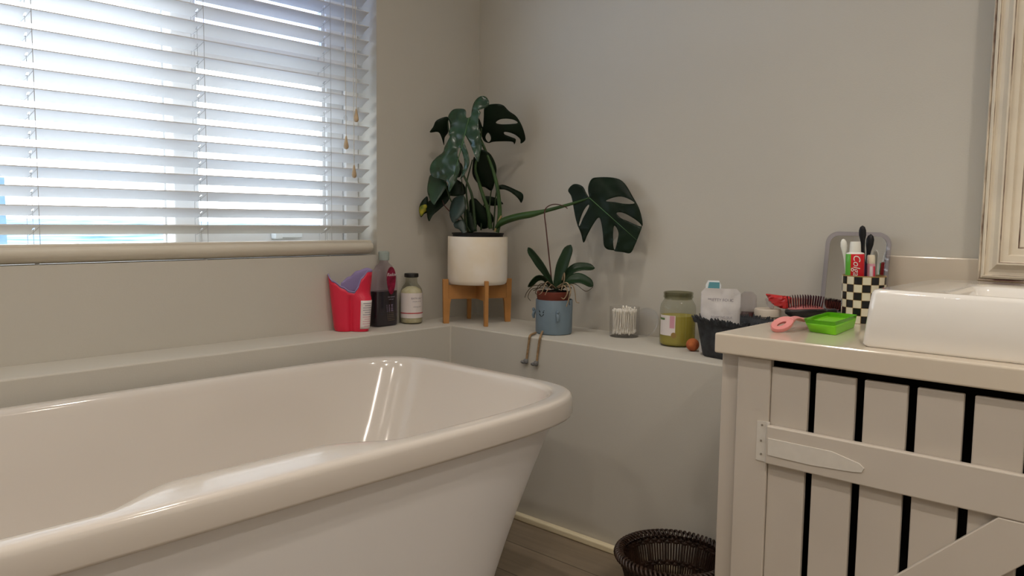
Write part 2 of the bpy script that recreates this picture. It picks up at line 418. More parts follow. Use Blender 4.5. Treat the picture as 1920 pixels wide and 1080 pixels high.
sl = mk('slats', b, M_SLAT, bl, smooth=40)
prof = [(.016, .8215), (.004, .8245), (-.008, .834), (-.0115, .844), (-.011, .852), (-.007, .858), (-.001, .8605), (-.001, .866), (.003, .8685), (.044, .8685), (.050, .862), (.050, .830), (.044, .8215)]
mk('bottom_rail', MB().loft([[(x, y, z) for y, z in prof] for x in (BX0, BX1+.002)]), M_RAIL, bl, smooth=50, bevel=.002)
mk('head_rail', MB().box(BX0, BX1, .004, .06, 2.03, 2.075), M_SLAT, bl, smooth=0, bevel=.003)
for x in LADX:
    b = MB()
    b.tube([(x, .0035, .826), (x, .0035, 2.03)], .0008, 6)
    b.tube([(x-.012, .054, .866), (x-.012, .054, 2.03)], .0008, 6)
    b.tube([(x-.006, .030, .860), (x-.006, .030, 2.03)], .0007, 6)
    for k in range(NS):
        z = .917+.0459*k
        b.tube([(x, .0035, z-.006), (x-.006, .028, z-.020), (x-.012, .054, z-.030)], .0006, 5)
    b.lathe([(.0055, 0), (.006, .004), (.003, .006)], (x-.007, .008, .8165), 12)
    mk('ladder_cord', b, M_LADDER, bl, smooth=60)
def pull(u, v, y, col, extra=None):
    p = at(u, v, y=y)
    c = mk('pull_cord', MB().tube([(p[0]-.004, y, 2.03), (p[0]-.002, y, 1.6), (p[0], y, p[2]+.018)], .0013, 6), M_CORD, bl, smooth=60)
    mk('tassel', MB().lathe([(.0016, .022), (.003, .018), (.0045, .008), (.0075, -.006), (.0082, -.012), (.0060, -.018), (.002, -.020)][::-1], p, 14), col, c, smooth=60)
pull(649, 268, -.016, M_TASSEL); pull(664, 322, -.014, M_TASSEL); pull(668, 217, -.018, M_TASSEL)
p = at(648, 222, y=-.016)
mk('cord_joiner', MB().lathe([(.002, -.010), (.006, -.006), (.007, .002), (.003, .009)], p, 12), M_CLEAR, bl, smooth=60)

# ================================================================ bath
TZ = .533
TC = (-1.4375, -.6125)
NT = 200
def super_ring(A, B, n, z, lobe=0.0, cx=TC[0]):
    dense = []
    for i in range(1600):
        a = 2*PI*i/1600; c, s = math.cos(a), math.sin(a)
        dense.append((A*math.copysign(abs(c)**(2/n), c), B*math.copysign(abs(s)**(2/n), s)))
    L = [0]
    for i in range(1600):
        p, q = dense[i], dense[(i+1) % 1600]; L.append(L[-1]+math.hypot(q[0]-p[0], q[1]-p[1]))
    out = []; j = 0
    for i in range(NT):
        t = L[-1]*i/NT
        while L[j+1] < t: j += 1
        f = (t-L[j])/max(1e-9, L[j+1]-L[j]); p, q = dense[j], dense[(j+1) % 1600]
        x, y = p[0]+(q[0]-p[0])*f, p[1]+(q[1]-p[1])*f
        if lobe:
            k = min(1, max(0, (.275-abs(x))/.145)); k = k*k*(3-2*k)
            if y < 0: y += lobe*k*min(1, abs(y)/(B*.8))
        out.append((cx+x, TC[1]+y, z))
    return out
tub = thing('bathtub', 'white freestanding bathtub with rolled rim and an arm rest', 'bathtub', (TC[0], TC[1], 0))
AT, BT = .872, .404
rings = []
for t in (0, .02, .1, .25, .4, .55, .7, .82, .92, 1):
    k = t**1.25
    rings.append(super_ring(.655+(AT-.030-.655)*k, .315+(BT-.022-.315)*k, 5.2+.6*k, .004+.474*t))
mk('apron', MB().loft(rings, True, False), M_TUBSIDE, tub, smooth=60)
R = [super_ring(AT-.040, BT-.032, 5.8, .470), super_ring(AT-.006, BT-.006, 6, .4745), super_ring(AT, BT+.006, 6, .478), super_ring(AT+.002, BT+.008, 6, .484), super_ring(AT+.001, BT+.007, 6, .519), super_ring(AT-.0005, BT+.0055, 6, .526),
     super_ring(AT-.004, BT+.002, 6, .5305), super_ring(AT-.009, BT-.003, 6, TZ-.0006), super_ring(AT-.016, BT-.011, 6, TZ), super_ring(AT-.030, BT-.024, 6, TZ, .055), super_ring(AT-.036, BT-.030, 6, TZ-.0008, .0665),
     super_ring(AT-.042, BT-.036, 6, TZ-.004, .069), super_ring(AT-.047, BT-.041, 6, TZ-.012, .069), super_ring(AT-.052, BT-.046, 6, TZ-.028, .066)]
for t in (.1, .2, .32, .45, .6, .74, .86, .94, .985):
    k = t
    sh = 1-(1-k)**1.0
    A = AT-.052-(.20*k+.10*k**5); B = BT-.046-(.095*k+.09*k**6)
    R.append(super_ring(A, B, 6-2.2*k, (TZ-.028)-.385*(1-(1-k)**1.15), .066*(1-k)**2.4))
R.append(super_ring(.38, .12, 3, .117))
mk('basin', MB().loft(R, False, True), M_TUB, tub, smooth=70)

# ================================================================ vanity
CX, CY, CZ = -.5832, -1.3046, .7085          # counter front, end, top
van = thing('vanity_cabinet', 'cream board-and-batten vanity cabinet under the worktop', 'cabinet', (-.43, -1.95, 0))
VE = -2.62
CBOT = .6655
yc_ = at(1347, 870, x=-.546)[1]
mk('side_panel', MB().prism([(-.546, yc_, 0), (LX-.002, yc_, 0), (LX-.002, -1.345, 0), (-.53, -1.345, 0), (-.53, -1.40, 0), (-.546, -1.40, 0)], (0, 0, CBOT)), M_VAN, van, smooth=0, bevel=.002)
mk('side_panel', MB().box(-.548, LX-.002, VE, VE+.018, 0, CBOT), M_VAN, van, smooth=0, bevel=.002)
b = MB()
b.box(LX-.006, LX-.002, VE+.018, -1.345, .02, CBOT); b.box(-.528, LX-.006, VE+.018, -1.345, .02, .03)
b.box(-.528, LX-.006, -1.349, -1.345, .03, CBOT); b.box(-.528, LX-.006, VE+.018, -1.349, CBOT-.006, CBOT-.001); b.box(-.528, LX-.006, -2.05, -2.03, .03, CBOT-.006)
mk('interior', b, M_VANIN, van, smooth=0)
FX = -.562
ys = [at(u, v, x=FX)[1] for u, v in ((1447, 690), (1519.5, 702), (1530, 703), (1608, 712), (1621, 714), (1706, 725), (1720, 728), (1812, 740), (1828, 744))]
yl = at(1385, 676, x=FX)[1]
mk('stile', MB().box(FX-.004, FX+.014, yl, ys[0]+.0006, 0, CBOT-.002), M_VAN, van, smooth=0, bevel=.0025)
door = MB()
zt = at(1447, 687.5, x=FX)[2]
pit = (ys[2]-ys[8])/3; wid = pit-.0128
edges = [(ys[0], ys[1]), (ys[2], ys[3]), (ys[4], ys[5]), (ys[6], ys[7])]+[(ys[8]-pit*k, ys[8]-pit*k-wid) for k in range(8)]
for a, c in edges: door.box(FX, FX+.011, a, c+.0028, .05, zt)
d = mk('door', door, M_VAN, van, smooth=0, bevel=.0025)
BX = FX-.017
t0, t1 = at(1440, 800, x=BX), at(1920, 891, x=BX); b0, b1 = at(1440, 871, x=BX), at(1920, 980, x=BX)
ztop, zbot = (t0[2]+t1[2])/2, (b0[2]+b1[2])/2
yb = at(1437, 800, x=BX)[1]
yend = edges[-1][1]
mk('batten', MB().box(BX, FX, yb, yend, zbot, ztop), M_VAN, d, smooth=0, bevel=.0025)
mk('batten', MB().box(BX, FX, yb, yend, .07, .07+ztop-zbot), M_VAN, d, smooth=0, bevel=.0025)
e0, e1 = at(1873, 969, x=BX), at(1682, 1078, x=BX)
sl_ = (e0[2]-e1[2])/(e0[1]-e1[1]); w_ = (ztop-zbot)*math.sqrt(1+sl_*sl_)
zb2 = .07+ztop-zbot+.0005
yA = e0[1]+(zbot-.0005-e0[2])/sl_; yB = e0[1]+(zb2-e0[2])/sl_; dy = -w_/abs(sl_)
mk('brace', MB().prism([(BX, yA, zbot-.0005), (BX, yB, zb2), (BX, yB+dy, zb2), (BX, yA+dy, zbot-.0005)], (.017, 0, 0)), M_VAN, d, smooth=0, bevel=.002)
# painted tee hinge
h = [at(*p, x=FX-.006) for p in ((1420, 789), (1441, 791), (1437, 867), (1417, 861))]
hm = MB().prism([(FX-.0062, p[1], p[2]) for p in h], (.0025, 0, 0))
hm.tube([(FX-.0075, h[1][1]-.0005, h[1][2]), (FX-.0075, h[2][1]-.0005, h[2][2])], .0036, 10)
hin = mk('hinge', hm, M_HINGE, d, smooth=40)
st = [at(*p, x=BX) for p in ((1440, 821), (1560, 846), (1612, 869), (1621, 878), (1616, 886), (1600, 885), (1520, 872), (1440, 853))]
mk('strap', MB().prism([(BX-.0022, p[1], p[2]) for p in st], (.0022, 0, 0)), M_HINGE, hin, smooth=0, bevel=.0006)
for u, v in ((1429, 797), (1427, 826), (1427, 851)):
    p = at(u, v, x=FX-.0064)
    sc = MB().lathe([(.0022, 0), (.0022, .0012)], (0, 0, 0), 10)
    sc.v = [(FX-.0062-q[2], p[1]+q[0], p[2]+q[1]) for q in sc.v]
    mk('screw', sc, M_HOLE, hin, smooth=0)

ct = thing('worktop', 'glossy cream vanity worktop holding basin and toiletries', 'worktop', (-.3, -1.95, CBOT))
mk('slab', MB().box(CX, -.0005, VE-.02, CY, CBOT, CZ), M_TOP, ct, smooth=0, bevel=.004, bseg=3)
zbs = at(1740, 481.5, x=-.02)[2]
struct(mk('backsplash', MB().box(-.02, -.0005, VE-.02, -1.385, CZ+.0003, zbs), M_TOP, smooth=0, bevel=.003), 'low cream upstand on the wall behind the worktop', 'backsplash')

# ---- basin on the worktop
bz = .819
def rrect(x0, x1, y0, y1, r, z, n=8):
    out = []
    for cx, cy, a0 in ((x1-r, y1-r, 0), (x0+r, y1-r, PI/2), (x0+r, y0+r, PI), (x1-r, y0+r, 1.5*PI)):
        for i in range(n+1):
            a = a0+PI/2*i/n; out.append((cx+r*math.cos(a), cy+r*math.sin(a), z))
    return out
def basin_rings():
    X0, X1, Y0, Y1 = -.541, -.092, -2.15, -1.590
    R = []
    for z, o, r in ((CZ+.0005, .004, .012), (CZ+.006, 0, .014), (bz-.03, .006, .016), (bz-.008, .0085, .017), (bz-.002, .0115, .018), (bz, .016, .020)):
        R.append(rrect(X0+o, X1-o, Y0+o, Y1-o, r, z))
    I = (-.512, -.270, -2.03, -1.722)
    for z, o, r in ((bz, -.006, .030), (bz-.002, 0, .030), (bz-.008, .004, .030), (bz-.05, .016, .04), (bz-.075, .03, .05), (bz-.085, .06, .05)):
        R.append(rrect(I[0]+o, I[1]-o, I[2]+o, I[3]-o, r, z))
    return R
o = mk('wash_basin', MB().loft(basin_rings()), M_BASIN, None, smooth=50)
tag(o, 'white rectangular ceramic basin standing on the worktop', 'basin')

# ---- framed mirror
mir = thing('wall_mirror', 'large mirror in a chalky white moulded frame above the basin', 'mirror', (-.03, -2.13, .823))
my0, my1 = -2.58, at(1832, 520, x=-.05)[1]
mz0, mz1 = at(1834, 526.5, x=-.05)[2], 1.93
prof = [(0, 0, 0), (0, .026, 0), (.0025, .031, 0), (.0045, .030, 1), (.0058, .027, 1), (.0075, .031, 0), (.0120, .0335, 0), (.0138, .033, 0), (.0146, .029, 1), (.0165, .0275, 0), (.022, .0275, 0), (.029, .031, 0), (.035, .037, 0), (.040, .043, 0), (.0435, .0435, 0), (.0450, .038, 1), (.047, .0365, 0), (.060, .0355, 0), (.063, .030, 0), (.074, .0305, 0), (.0765, .030, 0), (.0778, .026, 1), (.080, .0275, 0), (.098, .024, 0), (.112, .016, 0), (.112, .010, 0)]
fm = MB()
for i in range(len(prof)-1):
    a, c = prof[i], prof[i+1]
    ra = [(-.022-a[1], my1-a[0], mz0+a[0]), (-.022-a[1], my0+a[0], mz0+a[0]), (-.022-a[1], my0+a[0], mz1-a[0]), (-.022-a[1], my1-a[0], mz1-a[0])]
    rc = [(-.022-c[1], my1-c[0], mz0+c[0]), (-.022-c[1], my0+c[0], mz0+c[0]), (-.022-c[1], my0+c[0], mz1-c[0]), (-.022-c[1], my1-c[0], mz1-c[0])]
    fm.loft([ra, rc], False, False, True, 1 if c[2] else 0)
mk('frame', fm, [M_FRAME, M_WEAR], mir, smooth=25)
mk('mirror_glass', MB().box(-.036, -.032, my0+.10, my1-.10, mz0+.10, mz1-.10), M_MIRROR, mir, smooth=0)
mk('backing', MB().box(-.030, -.021, my0+.004, my1-.004, mz0+.004, mz1-.004), M_FRAME, mir, smooth=0)

# ---- wicker basket on the floor
bc = (-.475, -1.158); br_, bh = .134, .14
wb = thing('wicker_basket', 'small round dark brown wicker basket on the floor beside the vanity', 'basket', (bc[0], bc[1], 0))
rad = lambda z: .100+(br_-.100)*(z/bh)**1.3
b = MB(); NSK = 108
for i in range(NSK):
    a = 2*PI*i/NSK
    b.tube([(bc[0]+(rad(z)-.004)*math.cos(a), bc[1]+(rad(z)-.004)*math.sin(a), z) for z in (.006, .045, .09, bh-.005)], (.0028 if i % 6 else .0036), 6)
mk('stakes', b, M_WICKER, wb, smooth=60)
b = MB()
for z, n, r in ((.018, 5, .0035), (.075, 2, .0034), (.130, 3, .0036)):
    for k in range(n):
        pts = []
        zz = z+(k-n/2)*.0062
        for i in range(145):
            a = 2*PI*i/144; w = .0035*math.sin(a*36+k*PI)
            pts.append((bc[0]+(rad(zz)-.004+w)*math.cos(a), bc[1]+(rad(zz)-.004+w)*math.sin(a), zz))
        b.tube(pts, r, 6)
mk('weave_bands', b, M_WICKER, wb, smooth=60)
b = MB(); NR = 72
for k in range(NR):
    a = 2*PI*k/NR; pts = []
    for i in range(9):
        t = i/8; aa = a+t*.20; ph = 2*PI*t
        rr = rad(bh)-.003-.009*math.cos(ph); pts.append((bc[0]+rr*math.cos(aa), bc[1]+rr*math.sin(aa), bh+.009*math.sin(ph)))
    b.tube(pts, .0034, 6)
mk('braided_rim', b, M_WICKER, wb, smooth=60)
mk('base', MB().lathe([(.098, .002), (.100, .006), (.098, .012)], (bc[0], bc[1], 0), 48), M_WICKER, wb)
# ================================================================ things on the ledge
def face(p):
    return math.atan2(p[1]-CAM[1], p[0]-CAM[0])-PI/2
def behind(u, v, z, r):
    """centre of a round base of radius r whose nearest point is seen at that pixel"""
    p = at(u, v, z=z); d = np.array([p[0]-CAM[0], p[1]-CAM[1]]); d /= np.linalg.norm(d)
    return (p[0]+d[0]*r, p[1]+d[1]*r, z)
def lerp_tab(tab, x):
    for (a, va), (b, vb) in zip(tab, tab[1:]):
        if a <= x <= b:
            t = (x-a)/(b-a); t = t*t*(3-2*t); return va+(vb-va)*t
    return tab[0][1] if x < tab[0][0] else tab[-1][1]
def on_cyl(r, a0, z0, cx=0, cy=0):
    """wrap flat lettering round an upright cylinder; a0 = direction of its middle"""
    return lambda x, y, h: (cx+(r+h)*math.cos(a0+x/r), cy+(r+h)*math.sin(a0+x/r), z0+y)
def patch_cyl(mb, r, a0, w, z0, z1, n=14, mi=0, h=.0004, shape=None, cx=0, cy=0):
    rows = 10
    vs = []; fs = []
    for i in range(rows+1):
        z = z0+(z1-z0)*i/rows
        k = shape(i/rows) if shape else 1
        for j in range(n+1):
            a = a0+(j/n-.5)*w/r*k
            vs.append((cx+(r+h)*math.cos(a), cy+(r+h)*math.sin(a), z))
    for i in range(rows):
        for j in range(n):
            fs.append((i*(n+1)+j, i*(n+1)+j+1, (i+1)*(n+1)+j+1, (i+1)*(n+1)+j))
    return mb.add(vs, fs, mi)

# ---- rinse jug
p = at(657, 623, z=LZ); v = p[:2]-CAM[:2]; v /= np.linalg.norm(v)
jc = (p[0]+v[0]*.043, p[1]+v[1]*.043, LZ)
jug = thing('rinse_jug', 'pink-red plastic hair rinse jug with lilac lip, standing left on the window ledge', 'jug', jc, face(p)+.05)
HT = [(-180, .176), (-150, .156), (-120, .137), (-95, .124), (-76, .122), (-64, .134), (-50, .168), (-32, .188), (0, .187), (30, .192), (60, .182), (90, .163), (120, .148), (150, .154), (180, .176)]
def jug_r(th, t):
    a, bb = .050+.019*t, .037+.010*t
    c, s = math.cos(th), math.sin(th)
    r = 1/((abs(c)/a)**2.4+(abs(s)/bb)**2.4)**(1/2.4)
    d = math.degrees(th); d = (d+180) % 360-180
    z = t*.19
    gate = 1/(1+math.exp((z-.112)/.003))
    bulge = .019*math.exp(-((d+40)/25)**2)*gate
    groove = -.009*math.exp(-((d+88)/13)**2)*gate
    return r+bulge+groove
N = 120
rings = []
for i in range(15):
    f = i/14
    ring = []
    for j in range(N):
        th = 2*PI*j/N; d = math.degrees(th); d = (d+180) % 360-180
        top = lerp_tab(HT, d); z = .002+(top-.002)*f
        rr = jug_r(th, z/.19)*(1-.05*(1-min(1, f/.06)))
        ring.append((rr*math.cos(th), rr*math.sin(th), z))
    rings.append(ring)
mk('body', MB().loft(rings, True, False), M_PINK, jug, smooth=50, local=True, solid=.0018)
rings = []
for i in range(10):
    f = i/9; ring = []
    for j in range(N):
        th = 2*PI*j/N; d = math.degrees(th); d = (d+180) % 360-180
        top = lerp_tab(HT, d)+.0055; z = .119+(top-.119)*f
        rr = jug_r(th, min(z, top)/.19)-.003+(.0035 if f > .97 else 0)
        ring.append((rr*math.cos(th), rr*math.sin(th), z))
    rings.append(ring)
mk('lip', MB().loft(rings, False, False), M_LILAC, jug, smooth=50, local=True, solid=.003)
lb = MB(); vs = []; fs = []
for i in range(9):
    z = .010+.090*i/8
    for j in range(9):
        th = math.radians(-42+(j/8-.5)*34); rr = jug_r(th, z/.19)+.0014
        vs.append((rr*math.cos(th), rr*math.sin(th), z))
for i in range(8):
    for j in range(8): fs.append((i*9+j, i*9+j+1, (i+1)*9+j+1, (i+1)*9+j))
lab = mk('label', lb.add(vs, fs), M_LABEL, jug, smooth=50, local=True, solid=.0004)
lp = MB()
for k in range(11):
    z = .018+.0072*k; vs = []
    for zz in (z, z+.0022):
        for j in range(9):
            th = math.radians(-42+(j/8-.5)*(24 if k % 3 else 16)); rr = jug_r(th, z/.19)+.0019
            vs.append((rr*math.cos(th), rr*math.sin(th), zz))
    lp.add(vs, [(j, j+1, j+10, j+9) for j in range(8)], 1 if k < 5 else 0)
mk('small_print', lp, [M_PRINT, M_PRINTP], lab, smooth=0, local=True)

# ---- bath soak bottle
bp = (at(718, 613, z=LZ)[0]+.022, -.030, LZ)
bt = thing('bath_soak_bottle', 'clear bottle half full of dark bath soak with a crimson oval label', 'bottle', bp, .06)
def srect(a, b, n, z, N=48):
    out = []
    for j in range(N):
        t = 2*PI*j/N; c, s = math.cos(t), math.sin(t)
        out.append((a*math.copysign(abs(c)**(2/n), c), b*math.copysign(abs(s)**(2/n), s), z))
    return out
prof = [(.045, .020, 4, 0), (.0485, .0225, 4, .004), (.0495, .0230, 4, .05), (.0490, .0230, 4, .13), (.0465, .0225, 3.6, .165), (.038, .0215, 3.2, .185), (.029, .0195, 2.6, .201), (.018, .0165, 2.1, .209), (.0145, .0145, 2, .213), (.0145, .0145, 2, .219)]
mk('body', MB().loft([srect(a, b, n, z) for a, b, n, z in prof]), M_CLEARB, bt, smooth=50, local=True)
LIQ = .117
mk('liquid', MB().loft([srect(a-.0012, b-.0012, n, z) for a, b, n, z in ((.045, .020, 4, .0015), (.0485, .0225, 4, .004), (.0495, .023, 4, .05), (.049, .023, 4, LIQ))]), M_DARKLIQ, bt, smooth=50, local=True)
mk('cap', MB().lathe([(.0165, .219), (.0175, .222), (.0175, .238), (.0182, .240), (.0178, .247), (.015, .249)], seg=32), M_CAPW, bt, smooth=50, local=True)
rl = MB(); pts = []
for i in range(40):
    t = 2*PI*i/40; pts.append((.011+.0195*math.cos(t)*(1+.18*math.sin(t)), -.0236+.0000, .152+.046*math.sin(t)))
rl.prism(pts, (0, -.0008, 0))
rlab = mk('label', rl, M_REDLBL, bt, smooth=0, local=True)
mk('lettering', text_mb('Radox', .0155, lambda x, y, h: (.011+x, -.0246-h, .172+y), shear=.3), M_WHITE, rlab, smooth=0, local=True)
pr = text_mb('feel relaxed', .0062, lambda x, y, h: (.011+x, -.0234-h, .098+y))
text_mb('bath soak', .0055, lambda x, y, h: (.011+x, -.0234-h, .090+y), mb=pr)
mk('small_print', pr, M_PRINT, bt, smooth=0, local=True)
sp_ = MB(); rs = random.Random(3)
for k in range(7):
    x0 = .001+.0045*k; dx = (rs.random()-.5)*.018
    for i in range(9):
        f = i/8; sp_.ball((x0+dx*f-.004, -.0234, .020+.05*f), .0009 if f < .55 else .0017, 6, 4, 0 if f > .5 else 1, (1, .3, 1.5))
mk('lavender_sprigs', sp_, [M_LAV, M_ROOT], bt, smooth=60, local=True)

# ---- bath salt bottle
sc_ = (-.357, -.040, LZ)
sb = thing('bath_salt_bottle', 'glass bottle of cream bath salts with black cap and white label, nearest the corner', 'bottle', sc_, face(sc_))
mk('body', MB().lathe([(.033, 0), (.0372, .004), (.0378, .02), (.0378, .105), (.036, .116), (.030, .127), (.0225, .136), (.0200, .143), (.0200, .158), (.0212, .160)], seg=40), M_GLASS, sb, smooth=50, local=True)
mk('bath_salt', MB().lathe([(.032, .003), (.0355, .006), (.0362, .02), (.0362, .108), (.030, .117), (.016, .126), (.004, .128)], seg=40), M_SALT, sb, smooth=50, local=True)
mk('cap', MB().lathe([(.0225, .158), (.0242, .160), (.0242, .169), (.0230, .1715)], seg=36), M_BLACKCAP, sb, smooth=40, local=True)
lab = mk('label', patch_cyl(MB(), .0380, -PI/2+.15, .105, .021, .106, 30), M_LABEL, sb, smooth=60, local=True)
mk('red_line', patch_cyl(MB(), .0380, -PI/2+.15, .105, .036, .0395, 30, h=.0008), M_REDLINE, lab, smooth=60, local=True)
tp = text_mb('BATH SALT', .0085, on_cyl(.0380, -PI/2+.55, .088), depth=.0008)
text_mb('lavender & rose', .0052, on_cyl(.0380, -PI/2+.55, .078), depth=.0008, mb=tp)
text_mb('relaxing soak', .0058, on_cyl(.0380, -PI/2+.55, .060), depth=.0008, mb=tp)
mk('lettering', tp, M_PRINT, lab, smooth=0, local=True)

# ---- cotton bud jar, its buds and its lid
cj = behind(1170, 634.5, LZ, .0465)
jar = thing('cotton_bud_jar', 'open clear plastic jar of cotton buds standing on the ledge', 'jar', cj)
mk('body', MB().lathe([(.044, 0), (.0465, .003), (.0465, .091), (.0470, .093), (.0445, .093), (.0445, .006), (.001, .005)], seg=48), M_CLEAR, jar, smooth=50, local=True)
bud = MB()
bud.tube([(0, 0, -.036), (0, 0, .036)], .0011, 6)
for s in (-1, 1):
    bud.lathe([(.0010, s*.026), (.0022, s*.029), (.0027, s*.033), (.0020, s*.0365), (.0004, s*.0375)][::s], (0, 0, 0), 8)
rb = random.Random(11)
proto = None
for i in range(78):
    r = .040*math.sqrt((i+.5)/78); a = i*2.399963
    tx, ty = (rb.random()-.5)*.16, (rb.random()-.5)*.16
    if proto is None:
        o = mk('cotton_bud', bud, M_COTTON, None, smooth=60, local=True); proto = o
    else:
        o = proto.copy(); COL.objects.link(o)
    o.location = (cj[0]+r*.93*math.cos(a), cj[1]+r*.93*math.sin(a), LZ+.0445+rb.random()*.006+(.010 if rb.random() < .12 else 0))
    o.rotation_euler = (tx, ty, a)
    tag(o, 'white cotton bud standing in the open clear jar', 'cotton bud', 'cotton buds in the clear jar')
lp_ = at(1208, 601, x=-.030)
lid = thing('jar_lid', 'clear round plastic lid leaning on the wall behind the cotton bud jar', 'lid', (-.040, lp_[1], LZ), 0)
lm = MB()
RL = .0462
ln = MB().lathe([(RL-.003, -.004), (RL, -.0035), (RL, .0045), (RL-.002, .0045), (RL-.002, -.001), (.001, -.001)], seg=48)
tilt = math.radians(70)
ln.v = [(x*math.cos(tilt)+z*math.sin(tilt)*-1+.018+.0, y, x*math.sin(tilt)+z*math.cos(tilt)+RL*math.sin(tilt)+.0016) for x, y, z in ln.v]
mk('disc', ln, M_CLEAR, lid, smooth=40, local=True)

# ---- glass jar of yellow-green liquid
gj = behind(1269, 652, LZ, .0515)
g = thing('glass_jar', 'wide open glass jar half full of yellow-green liquid on the ledge', 'jar', gj, face(gj))
mk('body', MB().lathe([(.046, 0), (.0505, .004), (.0515, .012), (.0515, .108), (.049, .120), (.043, .130), (.0405, .134)], seg=48, cap1=False), M_GLASS, g, smooth=50, local=True)
mk('neck', MB().lathe([(.0405, .134), (.0400, .138), (.0425, .140), (.0425, .146), (.0405, .1475), (.0425, .149), (.0425, .155), (.0405, .156), (.0385, .155), (.0385, .136)], seg=48, cap0=False, cap1=False), M_GLASSD, g, smooth=40, local=True)
mk('liquid', MB().lathe([(.044, .003), (.0488, .006), (.0500, .013), (.0500, .088)], seg=48), M_YLIQ, g, smooth=50, local=True)
lab = mk('label', patch_cyl(MB(), .0517, -PI/2-.66, .056, .033, .091, 16), M_LABEL, g, smooth=60, local=True)
gp = MB(); patch_cyl(gp, .0517, -PI/2-.95, .020, .077, .083, 6, h=.0008)
text_mb('lime', .011, on_cyl(.0517, -PI/2-.98, .080), depth=.001, mb=gp)
mk('lettering', gp, pm('green_print', (.16, .26, .10), .7, .2, vary=.2), lab, smooth=0, local=True)
pp = MB(); patch_cyl(pp, .0517, -PI/2-.30, .014, .055, .090, 6, h=.0008)
mk('pink_panel', pp, M_PRINTP, lab, smooth=60, local=True)
sl2 = MB(); patch_cyl(sl2, .0517, -PI/2-.20, .015, .027, .043, 8, h=.001, shape=lambda t: .25+.75*math.sin(PI*min(1, max(0, t)))**.5)
mk('brown_seal', sl2, M_CHKO, lab, smooth=60, local=True)

# ---- orange ball, pale soap
bc2 = behind(1298, 660, LZ, .008); bc2 = (bc2[0]+.008, bc2[1]+.004, LZ)
o = mk('ball', MB().ball((bc2[0], bc2[1], LZ+.0180), .0180, 28, 18), M_ORANGE, None, smooth=80)
tag(o, 'small orange ball lying in front of the glass jar', 'ball')
sp2 = at(1313, 652, z=LZ)
o = mk('soap_bar', MB().loft([srect(.016, .011, 3, 0), srect(.018, .013, 3, .006), srect(.018, .013, 3, .020), srect(.014, .010, 3, .026)]), M_LEMON, None, smooth=60, local=True)
o.location = (sp2[0]+.036, sp2[1]+.004, LZ); o.rotation_euler = (0, 0, .4)
tag(o, 'pale yellow soap piece tucked between orange ball and dark basket', 'soap')

# ---- charcoal basket with its packets
A = np.array([-.215, -1.053]); d_ = np.array([-.2, -.98]); n_ = np.array([.98, -.2])
bcn = A+d_*.087+n_*.066
bk = thing('storage_basket', 'charcoal woven basket with a frayed rim, packed with sachets at the end of the ledge', 'basket', (bcn[0], bcn[1], LZ), math.atan2(-d_[1], -d_[0])-PI/2)
hw, hd = .087, .066                     # local y runs along the ledge, x towards the wall
rings = []
for z, g_ in ((0, -.012), (.004, -.008), (.03, -.004), (.06, 0), (.088, .004), (.100, .010)):
    rings.append([(x, y, z) for x, y, _ in rrect(-hd-g_, hd+g_, -hw-g_, hw+g_, .024, 0, 6)])
mk('body', MB().loft(rings, True, False), M_DARKBASK, bk, smooth=50, local=True, solid=.003)
fr = MB(); rf = random.Random(5)
edge = rrect(-hd-.010, hd+.010, -hw-.010, hw+.010, .026, 0, 10)
per = []
for i in range(len(edge)):
    a, c = np.array(edge[i][:2]), np.array(edge[(i+1) % len(edge)][:2]); L = np.linalg.norm(c-a)
    m = max(1, int(L/.0042))
    per += [a+(c-a)*k/m for k in range(m)]
for q in per:
    nn = q/np.linalg.norm(q); h_ = .002+rf.random()*.010; o_ = .001+rf.random()*.008
    side = rf.uniform(-.004, .004)
    fr.tube([(q[0], q[1], .092), (q[0]+nn[0]*o_*.5, q[1]+nn[1]*o_*.5+side*.5, .099+h_*.5), (q[0]+nn[0]*o_, q[1]+nn[1]*o_+side, .099+h_)], [.0032, .0030, .0016], 6)
mk('frayed_rim', fr, M_DARKBASK, bk, smooth=60, local=True)

